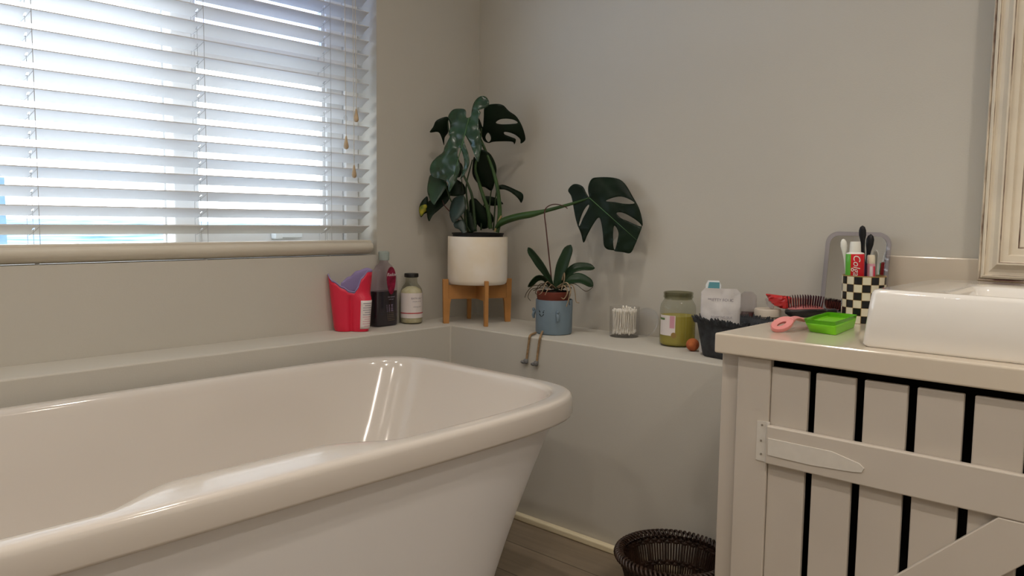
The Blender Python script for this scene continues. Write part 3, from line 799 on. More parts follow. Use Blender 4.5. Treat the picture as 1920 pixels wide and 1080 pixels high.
def pouch(name, u0, u1, v0, vb, x, w_thick, mat, label, cat, zbase, ncorner=.012, crumple=.004, seed=1, lean=0, yaw=0):
    """upright packet facing the camera, seen between those pixel columns"""
    um = (u0+u1)/2
    pt = at(um, v0, x=x); pb = (pt[0], pt[1], zbase)
    dist = np.dot(pt-CAM, fw); w = (u1-u0)*dist/F_PX; h = pt[2]-zbase
    r = thing(name, label, cat, pb, face(pb)+yaw)
    mb = MB(); NX, NZ = 15, 17; rr = random.Random(seed); ph = rr.random()*9
    def side(s):
        out = []
        for i in range(NZ):
            for j in range(NX):
                x_ = (j/(NX-1)-.5)*w; z_ = h*i/(NZ-1)
                c = max(0, z_-(h-ncorner))
                lim = w/2-(ncorner-math.sqrt(max(0, ncorner**2-c*c)) if c > 0 else 0)
                x_ = max(-lim, min(lim, x_))
                e = (1-(2*abs(x_)/w)**4)*(1-min(1, max(0, (i/(NZ-1)-.55)/.40))**1.2)
                if i == 0: e *= 1
                cr = crumple*mnoise.noise(Vector((x_*45+ph, z_*38+s, seed)))*min(1, (1-2*abs(x_)/w)*4)
                out.append((x_, s*(w_thick/2*e+.0006)+cr*(1-.5*(i == 0)), z_))
        return out
    f, k = side(-1), side(1)
    fs = []
    n = NX*NZ
    for i in range(NZ-1):
        for j in range(NX-1):
            a = i*NX+j; fs.append((a, a+1, a+NX+1, a+NX)); fs.append((n+a, n+a+NX, n+a+NX+1, n+a+1))
    for i in range(NZ-1):
        for j in (0, NX-1):
            a = i*NX+j; q = (a, a+NX, n+a+NX, n+a); fs.append(q if j == 0 else q[::-1])
    for j in range(NX-1):
        a = j; fs.append((a, n+a, n+a+1, a+1)); a = (NZ-1)*NX+j; fs.append((a, a+1, n+a+1, n+a))
    mb.add(f+k, fs)
    body = mk('packet', mb, mat, r, smooth=70, local=True)
    return r, body, w, h
zb_ = LZ+.006
r, body, w, h = pouch('sachet_pouch', 1316, 1388, 541, 0, -.158, .020, M_POUCH, 'white crinkled pouch with faint print standing in the charcoal basket', 'pouch', zb_, .010, .005, 2)
tx = text_mb('PRETTY FOLIC', .0105, lambda x, y, hh: (x, -.0040-hh, h-.031+y))
t2 = text_mb('FOAMING SILK', .0085, lambda x, y, hh: (x+.004, -.0125-hh, h-.077+y))
mk('small_print', t2, M_PRINT, r, smooth=0, local=True)
mk('lettering', tx, M_PRINT, r, smooth=0, local=True)
r, body, w, h = pouch('card_sachet', 1324, 1352, 526, 0, -.128, .004, M_CARD, 'white card with a teal panel sticking up behind the white pouch', 'card', zb_, .006, .0, 4)
mk('teal_panel', MB().prism([(-w*.36, -.0012, h-.0225), (w*.40, -.0012, h-.0225), (w*.40, -.0012, h-.0045), (-w*.28, -.0012, h-.0045)], (0, -.0009, 0)), M_TEAL, r, smooth=0, local=True)
r, body, w, h = pouch('clear_bag', 1388, 1419, 547, 0, -.045, .018, M_BAG, 'clear crinkled bag of dark red beads standing behind the charcoal basket', 'bag', LZ+.0005, .012, .006, 6)
mk('beads', MB().loft([srect(w/2-.003, .0085, 3, .003), srect(w/2-.002, .010, 3, .04), srect(w/2-.0025, .0095, 3, .095), srect(w/2-.006, .006, 3, .111)]), M_DARKRED, r, smooth=60, local=True)
# ---- cream tub and the red packet behind it
tb = at(1441, 580, x=-.062)
tbz = thing('cream_tub', 'round cream plastic tub with a flat lid beside the clear bag', 'tub', (-.045, tb[1]+.010, LZ))
TR = .0335; TH = tb[2]-LZ
mk('body', MB().lathe([(TR-.004, 0), (TR-.001, .003), (TR-.001, TH-.022)], seg=40), M_TUBLID, tbz, smooth=50, local=True)
mk('lid', MB().lathe([(TR, TH-.021), (TR+.002, TH-.020), (TR+.002, TH-.003), (TR, TH), (.002, TH)], seg=40), M_TUBLID, tbz, smooth=40, local=True)
rp = [at(u, v, x=-.052) for u, v in ((1436, 551), (1442, 551), (1460, 553.5), (1483, 557), (1482, 567), (1476, 579), (1462, 577), (1447, 569), (1438, 556))]
cx_ = np.mean(rp, axis=0)
rpt = thing('red_packet', 'crumpled red foil packet with a clear tail on top of the cream tub', 'packet', (cx_[0], cx_[1], tb[2]))
def crumpled(pts, thick, seed, name, mat, root):
    from mathutils.geometry import delaunay_2d_cdt as cdt
    yz = spline([(p[1], p[2]) for p in pts], 4, True)
    lo, hi = np.min(yz, 0), np.max(yz, 0)
    V = [Vector((a, b)) for a, b in yz]; n = len(V)
    for i in range(9):
        for j in range(7):
            q = (lo[0]+(hi[0]-lo[0])*(i+.5)/9, lo[1]+(hi[1]-lo[1])*(j+.5)/7)
            if inpoly(q, yz) and min(math.dist(q, e) for e in yz) > .0015: V.append(Vector(q))
    vo, _, fo, _, _, _ = cdt(V, [(i, (i+1) % n) for i in range(n)], [], 0, 1e-7)
    cyz = np.mean(yz, 0); front, fs = [], []
    for p in vo:
        e = 1 if min(math.dist(p, q) for q in yz) > .001 else 0
        front.append((pts[0][0]-e*(thick/2+.003*mnoise.noise(Vector((p[0]*160, p[1]*160, seed)))), p[0], p[1]))
    back = [(2*pts[0][0]-x+.0008, y, z) for x, y, z in front]
    tri = [f for f in fo if inpoly(sum((np.array(vo[i]) for i in f), np.zeros(2))/len(f), yz)]
    m = MB(); nn = len(front); m.add(front+back, tri+[tuple(i+nn for i in f[::-1]) for f in tri])
    return mk(name, m, mat, root, smooth=25)
def inpoly(p, poly):
    x, y = p[0], p[1]; c = False; j = len(poly)-1
    for i in range(len(poly)):
        a, b = poly[i], poly[j]
        if (a[1] > y) != (b[1] > y) and x < (b[0]-a[0])*(y-a[1])/(b[1]-a[1])+a[0]: c = not c
        j = i
    return c
crumpled(rp, .016, 3, 'foil', M_REDPKT, rpt)
tail = [at(u, v, x=-.060) for u, v in ((1435, 560), (1440, 561), (1449, 570), (1451, 578), (1444, 579), (1438, 571))]
crumpled(tail, .008, 8, 'clear_tail', M_BAG, rpt)
# ================================================================ plants
def leaf(name, root, outline, holes, P0, n, mib, mat, fold=.006, droop=0, step=5.0, wave=.0015, thick=.0007, rib=None, smooth_n=4, cx=(0, 0, 1)):
    """leaf blade: outline, slits and midrib measured in the photograph, laid on its own tilted plane, folded along the midrib and drooping to the tip"""
    tr = lambda p: (cx[0]+p[0]/cx[2], cx[1]+p[1]/cx[2])
    out = [tr(p) for p in outline]; hol = [[tr(p) for p in h] for h in holes]; m0, m1 = tr(mib[0]), tr(mib[1])
    out = [tuple(p) for p in spline(out, smooth_n, True)]; hol = [[tuple(p) for p in spline(h, 3, True)] for h in hol]
    V = []; E = []
    for loop in [out]+hol:
        o = len(V); V += [Vector(p) for p in loop]; E += [(o+i, o+(i+1) % len(loop)) for i in range(len(loop))]
    xs = [p[0] for p in out]; ys_ = [p[1] for p in out]
    bd = np.array([tuple(p) for p in V])
    y = min(ys_)+step/2; row = 0
    while y < max(ys_):
        x = min(xs)+step/2+(row % 2)*step/2
        while x < max(xs):
            if inpoly((x, y), out) and not any(inpoly((x, y), h) for h in hol) and np.min(np.hypot(bd[:, 0]-x, bd[:, 1]-y)) > step*.45: V.append(Vector((x, y)))
            x += step
        y += step*.87; row += 1
    vo, _, fo, _, _, _ = delaunay_2d_cdt(V, E, [], 0, 1e-5)
    tri = []
    for f in fo:
        c = sum((np.array(vo[i]) for i in f), np.zeros(2))/len(f)
        if inpoly(c, out) and not any(inpoly(c, h) for h in hol): tri.append(tuple(f))
    ax = np.array(m1)-np.array(m0); L = np.linalg.norm(ax); ax /= L; nx = np.array([-ax[1], ax[0]])
    half = max(abs(np.dot(np.array(p)-m0, nx)) for p in out)
    sd = len(out)*1.7
    def P(p, lift=0):
        q = np.array(p)-m0; s = np.dot(q, nx)/half; t = np.dot(q, ax)/L
        b = on_plane(p[0], p[1], P0, n)
        d = fold*abs(s)**1.4*1.0 + droop*t*abs(t) + wave*math.sin(s*6.5+t*4)*abs(s) + wave*mnoise.noise(Vector((p[0]*.06, p[1]*.06, sd)))*1.5 - lift
        r = b-CAM; r /= np.linalg.norm(r)
        return b+r*d
    mb = MB(); mb.add([P(p) for p in vo], tri)
    o = mk(name, mb, mat, root, smooth=60, solid=thick)
    if rib:
        k = 14; pts = [P((m0[0]+(m1[0]-m0[0])*i/k, m0[1]+(m1[1]-m0[1])*i/k), .0006) for i in range(k+1)]
        mk('midrib', MB().tube(pts, [rib*(1-.75*i/k) for i in range(k+1)], 6), M_RIB, o, smooth=60)
    return o
def stem_px(name, root, pts, r, mat, base, seg=10):
    """petiole through measured points: (u, v, depth from the plant's middle)"""
    n0 = np.array([vdir[0], vdir[1], 0])
    P = [on_plane(u, v, np.array([base[0], base[1], .9])+n0*dep, n0) for u, v, dep in pts]
    P = spline(P, 6); m = len(P)
    if isinstance(r, tuple): r = [r[0]+(r[1]-r[0])*i/(m-1) for i in range(m)]
    return mk(name, MB().tube(P, r, seg), mat, root, smooth=60)

# ---- wooden stand
PC = (-.177, -.179)
vdir = np.array([PC[0]-CAM[0], PC[1]-CAM[1]]); vdir /= np.linalg.norm(vdir)
vr = np.array([vdir[1], -vdir[0]])
std = thing('plant_stand', 'low bamboo plant stand with crossed boards under the white pot', 'plant stand', (PC[0], PC[1], LZ), math.radians(-29))
for k, (a, hl) in enumerate(((0, .124), (PI/2, .118))):
    M_ = Matrix.Rotation(a, 4, 'Z')
    pts = [(-.100, .085+.001*k), (.100, .085+.001*k), (.100, .137), (-.100, .137)]
    b = MB().box(-.1035, .1035, -.006, .006, .084, .134 if k else .1335, M=M_)
    mk('crossbar', b, M_WOOD, std, smooth=0, bevel=.0015, local=True)
    for s in (-1, 1):
        pr_ = [(s*.1036, .0865), (s*.094, .083), (s*.0975, .070), (s*.1015, 0), (s*(hl-.003), 0), (s*hl, .153), (s*.1045, .153), (s*.1036, .140)]
        pl_ = [M_ @ Vector((x, -.0065, z)) for x, z in pr_]
        mk('leg', MB().prism(pl_, M_ @ Vector((0, .013, 0))), M_WOOD, std, smooth=0, bevel=.0012, local=True)
# ---- monstera in the white pot
PB = LZ+.135
mon = thing('potted_monstera', 'tall dark green monstera growing in a white pot in the corner', 'potted plant', (PC[0], PC[1], PB))
PH = at(892, 446, x=None, y=None, z=.87)  # only fixes the pot's height below
n0 = np.array([vdir[0], vdir[1], 0])
ptop = on_plane(892, 444.5, np.array([PC[0], PC[1], .87])-n0*.1, n0)[2]
HP = ptop-PB
mk('pot', MB().lathe([(.080, .0005), (.096, .0015), (.1005, .006), (.1028, .016), (.1035, .04), (.1035, HP-.002), (.1025, HP), (.0985, HP), (.0975, HP-.004), (.0965, .02), (.001, .018)], seg=72), M_POT, mon, smooth=40, local=True)
nur = mk('nursery_pot', MB().lathe([(.083, HP-.06), (.0875, HP+.007), (.0900, HP+.008), (.0905, HP+.0115), (.0885, HP+.0125), (.085, HP+.006), (.084, HP-.004)], seg=60, cap0=False, cap1=False), M_NURSERY, mon, smooth=40, local=True)
b = MB(); rs = random.Random(4); NS_ = 40; rings = []
for i in range(9):
    r = .0845*(1-i/8)+.0005; rings.append([(r*math.cos(2*PI*j/NS_), r*math.sin(2*PI*j/NS_), HP+.001+.006*(i/8)+(rs.random()-.5)*.005*(i > 0)) for j in range(NS_)])
mk('soil', b.loft(rings, False, True), M_SOIL, mon, smooth=60, local=True)

C6 = (780, 170, 3.859)
Z3 = np.array([0, 0, 1.0]); V3 = n0; R3 = np.array([vr[0], vr[1], 0])
def PO(dep, side=0): return np.array([PC[0], PC[1], .95])+V3*dep+R3*side
def NN(pitch=0, yaw=0):
    """plane normal: pitch > 0 brings the lower part nearer to the camera, yaw > 0 brings the right part nearer"""
    return V3*math.cos(pitch)*math.cos(yaw)-Z3*math.sin(pitch)+R3*math.sin(yaw)
def ref_plane(u, v, dep):
    """point at a pixel at the given depth from the pot's middle, to hinge a tilted leaf plane on"""
    return on_plane(C6[0]+u/C6[2], C6[1]+v/C6[2], PO(dep), V3)
A_out = [(396, 186), (404, 140), (418, 90), (445, 54), (480, 38), (512, 50), (530, 86), (518, 114), (485, 130), (455, 140), (467, 158), (455, 192), (452, 240), (464, 310), (478, 395), (466, 450), (450, 520), (424, 470), (400, 405), (378, 360), (354, 322), (344, 342), (358, 395), (381, 465), (386, 525), (365, 582), (336, 628), (321, 640), (336, 590), (350, 530), (340, 465), (318, 412), (304, 428), (300, 480), (318, 560), (296, 640), (270, 690), (240, 736), (231, 690), (233, 665), (220, 655), (180, 640), (120, 622), (100, 575), (112, 525), (150, 482), (195, 446), (206, 410), (225, 372), (252, 318), (238, 316), (230, 330), (244, 286), (246, 240), (232, 192), (254, 150), (290, 131), (356, 137), (362, 186), (372, 196)]
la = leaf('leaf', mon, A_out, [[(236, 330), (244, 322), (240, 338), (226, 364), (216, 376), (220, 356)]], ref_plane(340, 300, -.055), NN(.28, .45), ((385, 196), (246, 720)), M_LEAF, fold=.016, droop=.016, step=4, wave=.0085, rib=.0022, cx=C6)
tag(la, 'large glossy lobed leaf drooping at the top')
lb_ = leaf('leaf', mon, [(455, 200), (470, 232), (484, 262), (490, 190), (494, 122), (528, 101), (586, 95), (632, 106), (672, 146), (722, 182), (756, 232), (780, 290), (792, 350), (772, 376), (756, 380), (754, 352), (722, 322), (680, 304), (640, 299), (642, 316), (690, 336), (722, 352), (712, 388), (698, 370), (640, 366), (560, 370), (525, 379), (490, 362), (470, 312), (452, 250)],
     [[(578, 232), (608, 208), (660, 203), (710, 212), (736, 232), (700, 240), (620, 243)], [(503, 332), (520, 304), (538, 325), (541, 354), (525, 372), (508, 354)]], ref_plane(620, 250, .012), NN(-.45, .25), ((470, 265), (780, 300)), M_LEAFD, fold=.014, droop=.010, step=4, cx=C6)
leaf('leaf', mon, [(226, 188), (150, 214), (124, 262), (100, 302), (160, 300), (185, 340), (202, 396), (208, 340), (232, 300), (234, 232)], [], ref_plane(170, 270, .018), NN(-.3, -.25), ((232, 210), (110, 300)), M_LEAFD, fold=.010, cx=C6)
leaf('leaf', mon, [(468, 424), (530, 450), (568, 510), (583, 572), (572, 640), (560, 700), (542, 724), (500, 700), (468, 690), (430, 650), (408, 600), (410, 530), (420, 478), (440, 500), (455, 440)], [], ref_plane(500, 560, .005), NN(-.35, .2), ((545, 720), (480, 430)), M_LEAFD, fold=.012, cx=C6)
leaf('leaf', mon, [(110, 608), (190, 632), (226, 678), (192, 742), (150, 800), (130, 826), (102, 790), (82, 730), (88, 660)], [], ref_plane(150, 700, -.020), NN(.45, .40), ((205, 640), (130, 825)), M_LEAF, fold=.010, cx=C6)
leaf('leaf', mon, [(215, 672), (250, 735), (232, 800), (170, 860), (122, 902), (95, 946), (80, 900), (75, 820), (110, 790), (152, 770), (190, 720)], [], ref_plane(150, 820, .000), NN(.35, .2), ((225, 720), (96, 940)), M_LEAFD, fold=.010, cx=C6)
ly = leaf('leaf', mon, [(84, 768), (50, 790), (28, 828), (22, 872), (36, 916), (60, 892), (82, 872)], [], ref_plane(55, 840, .012), NN(.1, -.1), ((84, 790), (36, 912)), M_LEAFD, fold=.006, step=4, cx=C6)
lp3 = leaf('leaf', mon, [(76, 826), (40, 830), (23, 852), (24, 876), (37, 908), (58, 884), (76, 868)], [], ref_plane(55, 840, .0095), NN(.1, -.1), ((84, 790), (36, 912)), M_YELLOW, fold=.006, step=4, cx=C6)
lp3.parent = ly; lp3.location = (0, 0, 0); lp3.name = 'yellow_patch'; tag(lp3, 'yellowing patch')
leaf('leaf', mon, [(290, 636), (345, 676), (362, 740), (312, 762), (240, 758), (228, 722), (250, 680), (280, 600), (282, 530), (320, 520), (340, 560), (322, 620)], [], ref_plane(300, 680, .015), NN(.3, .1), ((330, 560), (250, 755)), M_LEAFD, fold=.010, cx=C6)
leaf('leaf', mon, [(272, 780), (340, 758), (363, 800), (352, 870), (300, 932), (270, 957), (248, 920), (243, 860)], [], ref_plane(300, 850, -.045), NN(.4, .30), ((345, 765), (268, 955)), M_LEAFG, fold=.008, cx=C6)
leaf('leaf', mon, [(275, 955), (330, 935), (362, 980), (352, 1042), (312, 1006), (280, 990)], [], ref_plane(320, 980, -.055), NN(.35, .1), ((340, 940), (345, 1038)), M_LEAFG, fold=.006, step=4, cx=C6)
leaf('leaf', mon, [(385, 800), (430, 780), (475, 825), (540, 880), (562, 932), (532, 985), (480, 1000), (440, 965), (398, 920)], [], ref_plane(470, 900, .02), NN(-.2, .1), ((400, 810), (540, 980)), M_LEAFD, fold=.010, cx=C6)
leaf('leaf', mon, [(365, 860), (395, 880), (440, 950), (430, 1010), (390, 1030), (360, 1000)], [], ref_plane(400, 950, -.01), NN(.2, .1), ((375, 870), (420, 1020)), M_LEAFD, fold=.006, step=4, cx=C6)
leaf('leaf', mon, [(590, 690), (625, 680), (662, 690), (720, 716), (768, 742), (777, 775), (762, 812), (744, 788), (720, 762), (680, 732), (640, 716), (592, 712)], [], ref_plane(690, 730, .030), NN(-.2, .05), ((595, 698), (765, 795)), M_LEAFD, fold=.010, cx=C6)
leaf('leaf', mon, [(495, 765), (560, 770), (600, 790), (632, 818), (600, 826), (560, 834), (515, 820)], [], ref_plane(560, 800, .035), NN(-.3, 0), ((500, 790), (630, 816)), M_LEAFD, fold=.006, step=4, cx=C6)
# the big leaf on the long petiole reaching out along the wall
C8 = (960, 320, 3.375)
N_out = [(488, 168), (470, 140), (448, 100), (406, 84), (376, 94), (355, 126), (374, 160), (386, 212), (400, 290), (416, 350), (420, 358), (438, 402), (453, 456), (480, 402), (518, 334), (549, 297), (565, 330), (575, 400), (581, 470), (600, 496), (628, 503), (645, 505), (655, 511), (700, 516), (750, 521), (780, 466), (817, 374), (822, 352), (827, 343), (822, 300), (802, 232), (762, 160), (722, 92), (682, 56), (622, 42), (542, 42), (505, 52), (485, 90), (482, 130)]
nh = [[(482, 216), (488, 224), (476, 252), (450, 300), (430, 346), (424, 340), (440, 284), (460, 242)], [(594, 192), (640, 171), (690, 164), (740, 180), (776, 206), (720, 210), (650, 199)], [(661, 268), (700, 266), (760, 296), (806, 330), (820, 352), (792, 346), (740, 322), (690, 300)], [(646, 350), (662, 362), (673, 392), (671, 424), (657, 484), (648, 500), (641, 470), (640, 400)]]
pN = on_plane(960+488/3.375, 320+200/3.375, np.array([-.085, 0, 0]), np.array([1.0, 0, 0]))
ln_ = leaf('leaf', mon, N_out, nh, pN, np.array([.96, .22, -.16]), ((490, 172), (790, 440)), M_LEAFD, fold=.008, droop=.004, step=4, wave=.003, rib=.0015, cx=C8)
tag(ln_, 'big split leaf on the long petiole reaching along the wall')
# petioles
b6 = lambda u, v, d: (C6[0]+u/C6[2], C6[1]+v/C6[2], d)
base = (PC[0], PC[1])
stem_px('petiole', mon, [b6(585, 1025, -.02), b6(603, 930, -.02), b6(604, 830, -.022), b6(586, 690, -.025), b6(556, 575, -.015), b6(505, 440, -.005), b6(455, 330, -.002), b6(402, 236, -.02), b6(388, 198, -.048)], (.0085, .0028), M_STEM, base)
stem_px('petiole', mon, [b6(540, 1000, 0), b6(522, 870, 0), b6(485, 760, .002), b6(448, 640, .004), b6(430, 560, .008), b6(455, 420, .012), b6(470, 320, .014), b6(474, 270, .014)], (.0075, .0025), M_STEM, base)
stem_px('petiole', mon, [b6(520, 990, .01), b6(535, 800, .01), b6(545, 722, .008)], (.003, .0018), M_STEMD, base)
stem_px('petiole', mon, [b6(430, 1020, -.01), b6(410, 790, -.008), b6(380, 690, -.006), b6(340, 600, 0), b6(295, 470, .006), b6(240, 300, .014), b6(230, 220, .018)], (.0055, .0018), M_STEMD, base)
stem_px('petiole', mon, [b6(400, 1020, .0), b6(366, 760, .003), b6(368, 660, .006), b6(398, 540, .010), b6(408, 500, .014)], (.0035, .0018), M_STEMD, base)
stem_px('petiole', mon, [b6(380, 1020, -.01), b6(330, 960, -.012), b6(250, 880, -.01), b6(205, 830, -.006), b6(190, 790, -.004)], (.0025, .0015), M_SPIKE, base)
stem_px('petiole', mon, [b6(390, 1020, -.015), b6(320, 900, -.015), b6(255, 800, -.018), b6(215, 690, -.02), b6(205, 645, -.022)], (.0030, .0015), M_STEMD, base)
stem_px('petiole', mon, [b6(370, 1025, -.03), b6(362, 900, -.04), b6(352, 790, -.046), b6(342, 768, -.046)], (.0025, .0015), M_STEMD, base)
stem_px('petiole', mon, [b6(350, 1028, .005), b6(352, 900, .01), b6(345, 780, .012), b6(330, 640, .014)], (.0030, .0015), M_STEMD, base)
stem_px('petiole', mon, [b6(560, 1010, .02), b6(570, 860, .026), b6(580, 740, .028), b6(600, 698, .030)], (.0030, .0018), M_STEMD, base)
stem_px('petiole', mon, [b6(470, 1010, .03), b6(480, 880, .034), b6(505, 790, .035)], (.0030, .0018), M_STEMD, base)
stem_px('leaf_sheath', mon, [b6(570, 1020, -.026), b6(596, 950, -.028), b6(618, 905, -.026)], (.0040, .0035), M_NODE, base)
# long petiole to the big leaf
xs_ = lambda u, v, x: at(u, v, x=x)
lp4 = spline([xs_(930, 428, -.150), xs_(942, 416, -.145), xs_(968, 407, -.138), xs_(1000, 401, -.128), xs_(1036, 392, -.115), xs_(1072, 382, -.100), xs_(1092, 376, -.088), xs_(1104, 371, -.085)], 6)
m_ = len(lp4); rr_ = [lerp_tab([(0, .006), (.16, .0125), (.38, .0115), (.55, .0060), (.8, .0042), (1, .0024)], i/(m_-1)) for i in range(m_)]
mk('petiole', MB().tube(lp4, rr_, 12), M_STEM, mon, smooth=60)

# ---- orchid in the blue pot with a face
OC = behind(1038, 629.5, LZ, .058)
orc = thing('potted_orchid', 'small orchid in a dusty blue pot with a smiling face and dangling legs', 'potted plant', OC, face(OC))
OV = lambda u, v, dep: on_plane(u, v, np.array([OC[0], OC[1], .75])+np.array([vo_[0], vo_[1], 0])*dep, np.array([vo_[0], vo_[1], 0]))
vo_ = np.array([OC[0]-CAM[0], OC[1]-CAM[1]]); vo_ /= np.linalg.norm(vo_)
vor = np.array([vo_[1], -vo_[0], 0])
OH = .109
pot_ = mk('planter', MB().lathe([(.052, 0), (.0565, .002), (.058, .006), (.0585, OH-.002), (.0575, OH), (.0555, OH), (.0545, OH-.004), (.054, .006), (.001, .005)], seg=60), M_BLUE, orc, smooth=40, local=True)
FA = -PI/2-.74
fm_ = MB()
for da, dz in ((-.13, .072), (.13, .071)):
    fm_.ball((.0586*math.cos(FA+da), .0586*math.sin(FA+da), dz), .0019, 10, 8)
pts = [(.0590*math.cos(FA+.15*t+.01), .0590*math.sin(FA+.15*t+.01), .0585+.0075*t*t) for t in [i/6-1 for i in range(13)]]
fm_.tube(pts, .0009, 6)
for s in (-1, 1):
    pts = [(.0590*math.cos(FA+s*(.13+.07*t)), .0590*math.sin(FA+s*(.13+.07*t)), .0745+.003*t) for t in (0, .5, 1)]
    fm_.tube(pts, .0006, 5)
mk('face', fm_, M_INK, pot_, smooth=60, local=True)
for s, a in ((-1, FA-1.0), (1, FA+.92)):
    am = MB(); c, sn = math.cos(a), math.sin(a)
    am.tube([(.056*c, .056*sn, .072), (.064*c, .064*sn, .066), (.067*c, .067*sn, .056), (.065*c, .065*sn, .046)], [.0045, .0055, .005, .0035], 10)
    am.ball((.0665*c, .0665*sn, .074), .0052, 10, 8, 0, (1, 1, 1.1))
    mk('arm', am, M_BLUE, pot_, smooth=60, local=True)
terr = mk('nursery_pot', MB().lathe([(.048, .02), (.0500, OH+.001), (.0505, OH+.006), (.0515, OH+.008), (.0515, OH+.024), (.0500, OH+.0255), (.0485, OH+.024), (.0485, OH+.012), (.001, OH+.014)], seg=56), M_TERRA, orc, smooth=40, local=True)
terr.location.x = -.004
bark = MB(); rs = random.Random(9)
for k in range(46):
    r = .044*math.sqrt(rs.random()); a = rs.random()*6.28
    bark.ball((-.004+r*math.cos(a), r*math.sin(a), OH+.020+rs.random()*.006), .006, 8, 6, 0, (1+rs.random()*.6, .8, .6))
mk('bark', bark, M_SOIL, orc, smooth=40, local=True)
for k, (u0, u1, uu, vv) in enumerate(((994, 989, 987, 684), (1013, 1005, 1006, 688))):
    e = at(u0, 631, z=LZ+.0035)
    ex = at(u0-1, 634, x=LX-.0045)
    f_ = at(uu, vv-8, x=LX-.0055)
    s0 = OV(1004.5 if k == 0 else 1017, 624 if k == 0 else 622, -.036 if k == 0 else -.052)
    pts = spline([s0, (LX-.002, ex[1], LZ+.0042), (LX-.0052, ex[1]*.8+f_[1]*.2, LZ*.8+f_[2]*.2), (LX-.0055, f_[1], f_[2])], 6)
    lg = mk('leg', MB().tube(pts, .0036, 8), M_ROPE, orc, smooth=60)
    ft = MB(); fz = f_[2]
    ft.lathe([(.003, .006), (.0065, .004), (.0075, -.001), (.0075, -.006), (.006, -.0085), (.002, -.009)][::-1], (LX-.0085, f_[1], fz), 16)
    ft.ball((LX-.012, f_[1]+.008, fz-.005), .0062, 12, 8, 0, (1, 1.5, .8))
    mk('foot', ft, M_FOOT, lg, smooth=60)
# leaves
def strap(root, spine, widths, mat, twist, dmid=.35):
    """strap-shaped orchid leaf along a spine of (u, v, depth) with half widths in metres; twist turns its face"""
    P = spline([OV(*p) for p in spine], 6); m = len(P); rows = []
    vv = np.array([vo_[0], vo_[1], 0])
    for i in range(m):
        t = P[min(i+1, m-1)]-P[max(i-1, 0)]; t /= np.linalg.norm(t)
        s = np.cross(t, vv); s /= np.linalg.norm(s); nn_ = np.cross(s, t)
        s2 = s*math.cos(twist)+nn_*math.sin(twist); n2 = np.cross(s2, t)
        w_ = lerp_tab(widths, i/(m-1))
        rows.append([P[i]+s2*w_*a-n2*(abs(a)*w_*dmid) for a in (-1, -.75, -.4, 0, .4, .75, 1)])
    return mk('leaf', MB().loft(rows, False, False, closed=False), mat, root, smooth=70, solid=.0022)
WL = lambda w: [(0, w*.35), (.25, w*.7), (.6, w), (.85, w*.85), (.96, w*.45), (1, w*.08)]
strap(orc, [(1043, 545, 0), (1048, 520, .0), (1058, 490, -.005), (1070, 459, -.004)], WL(.0195), M_ORCH, .35)
strap(orc, [(1037, 540, .0), (1026, 515, .005), (1008, 488, .01), (990, 464, .012)], WL(.0145), M_ORCH, .5)
strap(orc, [(1048, 540, .0), (1064, 515, .005), (1085, 502, .01), (1115, 503, .016)], WL(.0170), M_ORCH, .75)
strap(orc, [(1050, 543, -.005), (1066, 528, -.01), (1088, 524, -.012), (1112, 537, -.012)], WL(.0200), M_ORCH, .75)
strap(orc, [(1036, 541, -.005), (1022, 522, -.012), (1006, 520, -.016), (990, 538, -.018)], WL(.0150), M_ORCH, .9)
# spike: up from the leaves, over the monstera petiole and back
spk = spline([OV(1035, 535, .0), OV(1031, 495, .02), OV(1024, 430, .045), OV(1021, 400, .06), OV(1026, 388, .066), OV(1040, 383, .068), OV(1056, 386, .066), OV(1064, 391, .064)], 8)
mk('flower_spike', MB().tube(spk, [.0024-.0010*i/len(spk) for i in range(len(spk))], 8), M_SPIKE, orc, smooth=60)
rs = random.Random(21)
def root_(pts, r, mat):
    P = spline([OV(*p) for p in pts], 6)
    mk('root', MB().tube(P, [r*(1-.35*i/len(P)) for i in range(len(P))], 7), mat, orc, smooth=60)
root_([(1045, 538, -.01), (1062, 530, -.05), (1070, 545, -.064), (1066, 562, -.066), (1062, 575, -.066)], .0024, M_ROOT)
root_([(1050, 538, -.01), (1072, 534, -.045), (1078, 548, -.060), (1080, 565, -.064), (1086, 568, -.064)], .0020, M_ROOT)
root_([(1046, 540, -.01), (1058, 536, -.045), (1064, 548, -.061), (1058, 560, -.064), (1052, 558, -.064)], .0022, M_ROOT)
root_([(1048, 536, 0), (1076, 532, -.02), (1098, 546, -.03), (1112, 538, -.03)], .0013, M_ROOTD)
root_([(1054, 525, -.02), (1058, 512, -.03), (1058, 525, -.036), (1052, 545, -.04)], .0024, M_ROOT)
root_([(1040, 540, -.01), (1024, 530, -.045), (1010, 540, -.056), (1000, 545, -.056)], .0020, M_ROOTD)
root_([(1038, 540, -.01), (1020, 536, -.04), (1000, 536, -.05), (988, 548, -.05), (984, 558, -.05)], .0016, M_ROOTD)
root_([(1036, 540, -.01), (1018, 540, -.04), (998, 542, -.04), (990, 556, -.04), (995, 564, -.045)], .0013, M_ROOTD)
root_([(1038, 541, -.01), (1026, 528, -.05), (1016, 548, -.060), (1010, 552, -.060)], .0018, M_ROOT)
root_([(1034, 541, -.01), (1014, 532, -.03), (1004, 548, -.04), (1008, 552, -.045)], .0015, M_ROOTD)
root_([(1042, 541, -.01), (1034, 534, -.05), (1026, 545, -.060), (1022, 553, -.060)], .0016, M_ROOT)
root_([(1044, 541, -.01), (1070, 538, -.035), (1066, 552, -.058), (1068, 572, -.062)], .0016, M_ROOTD)
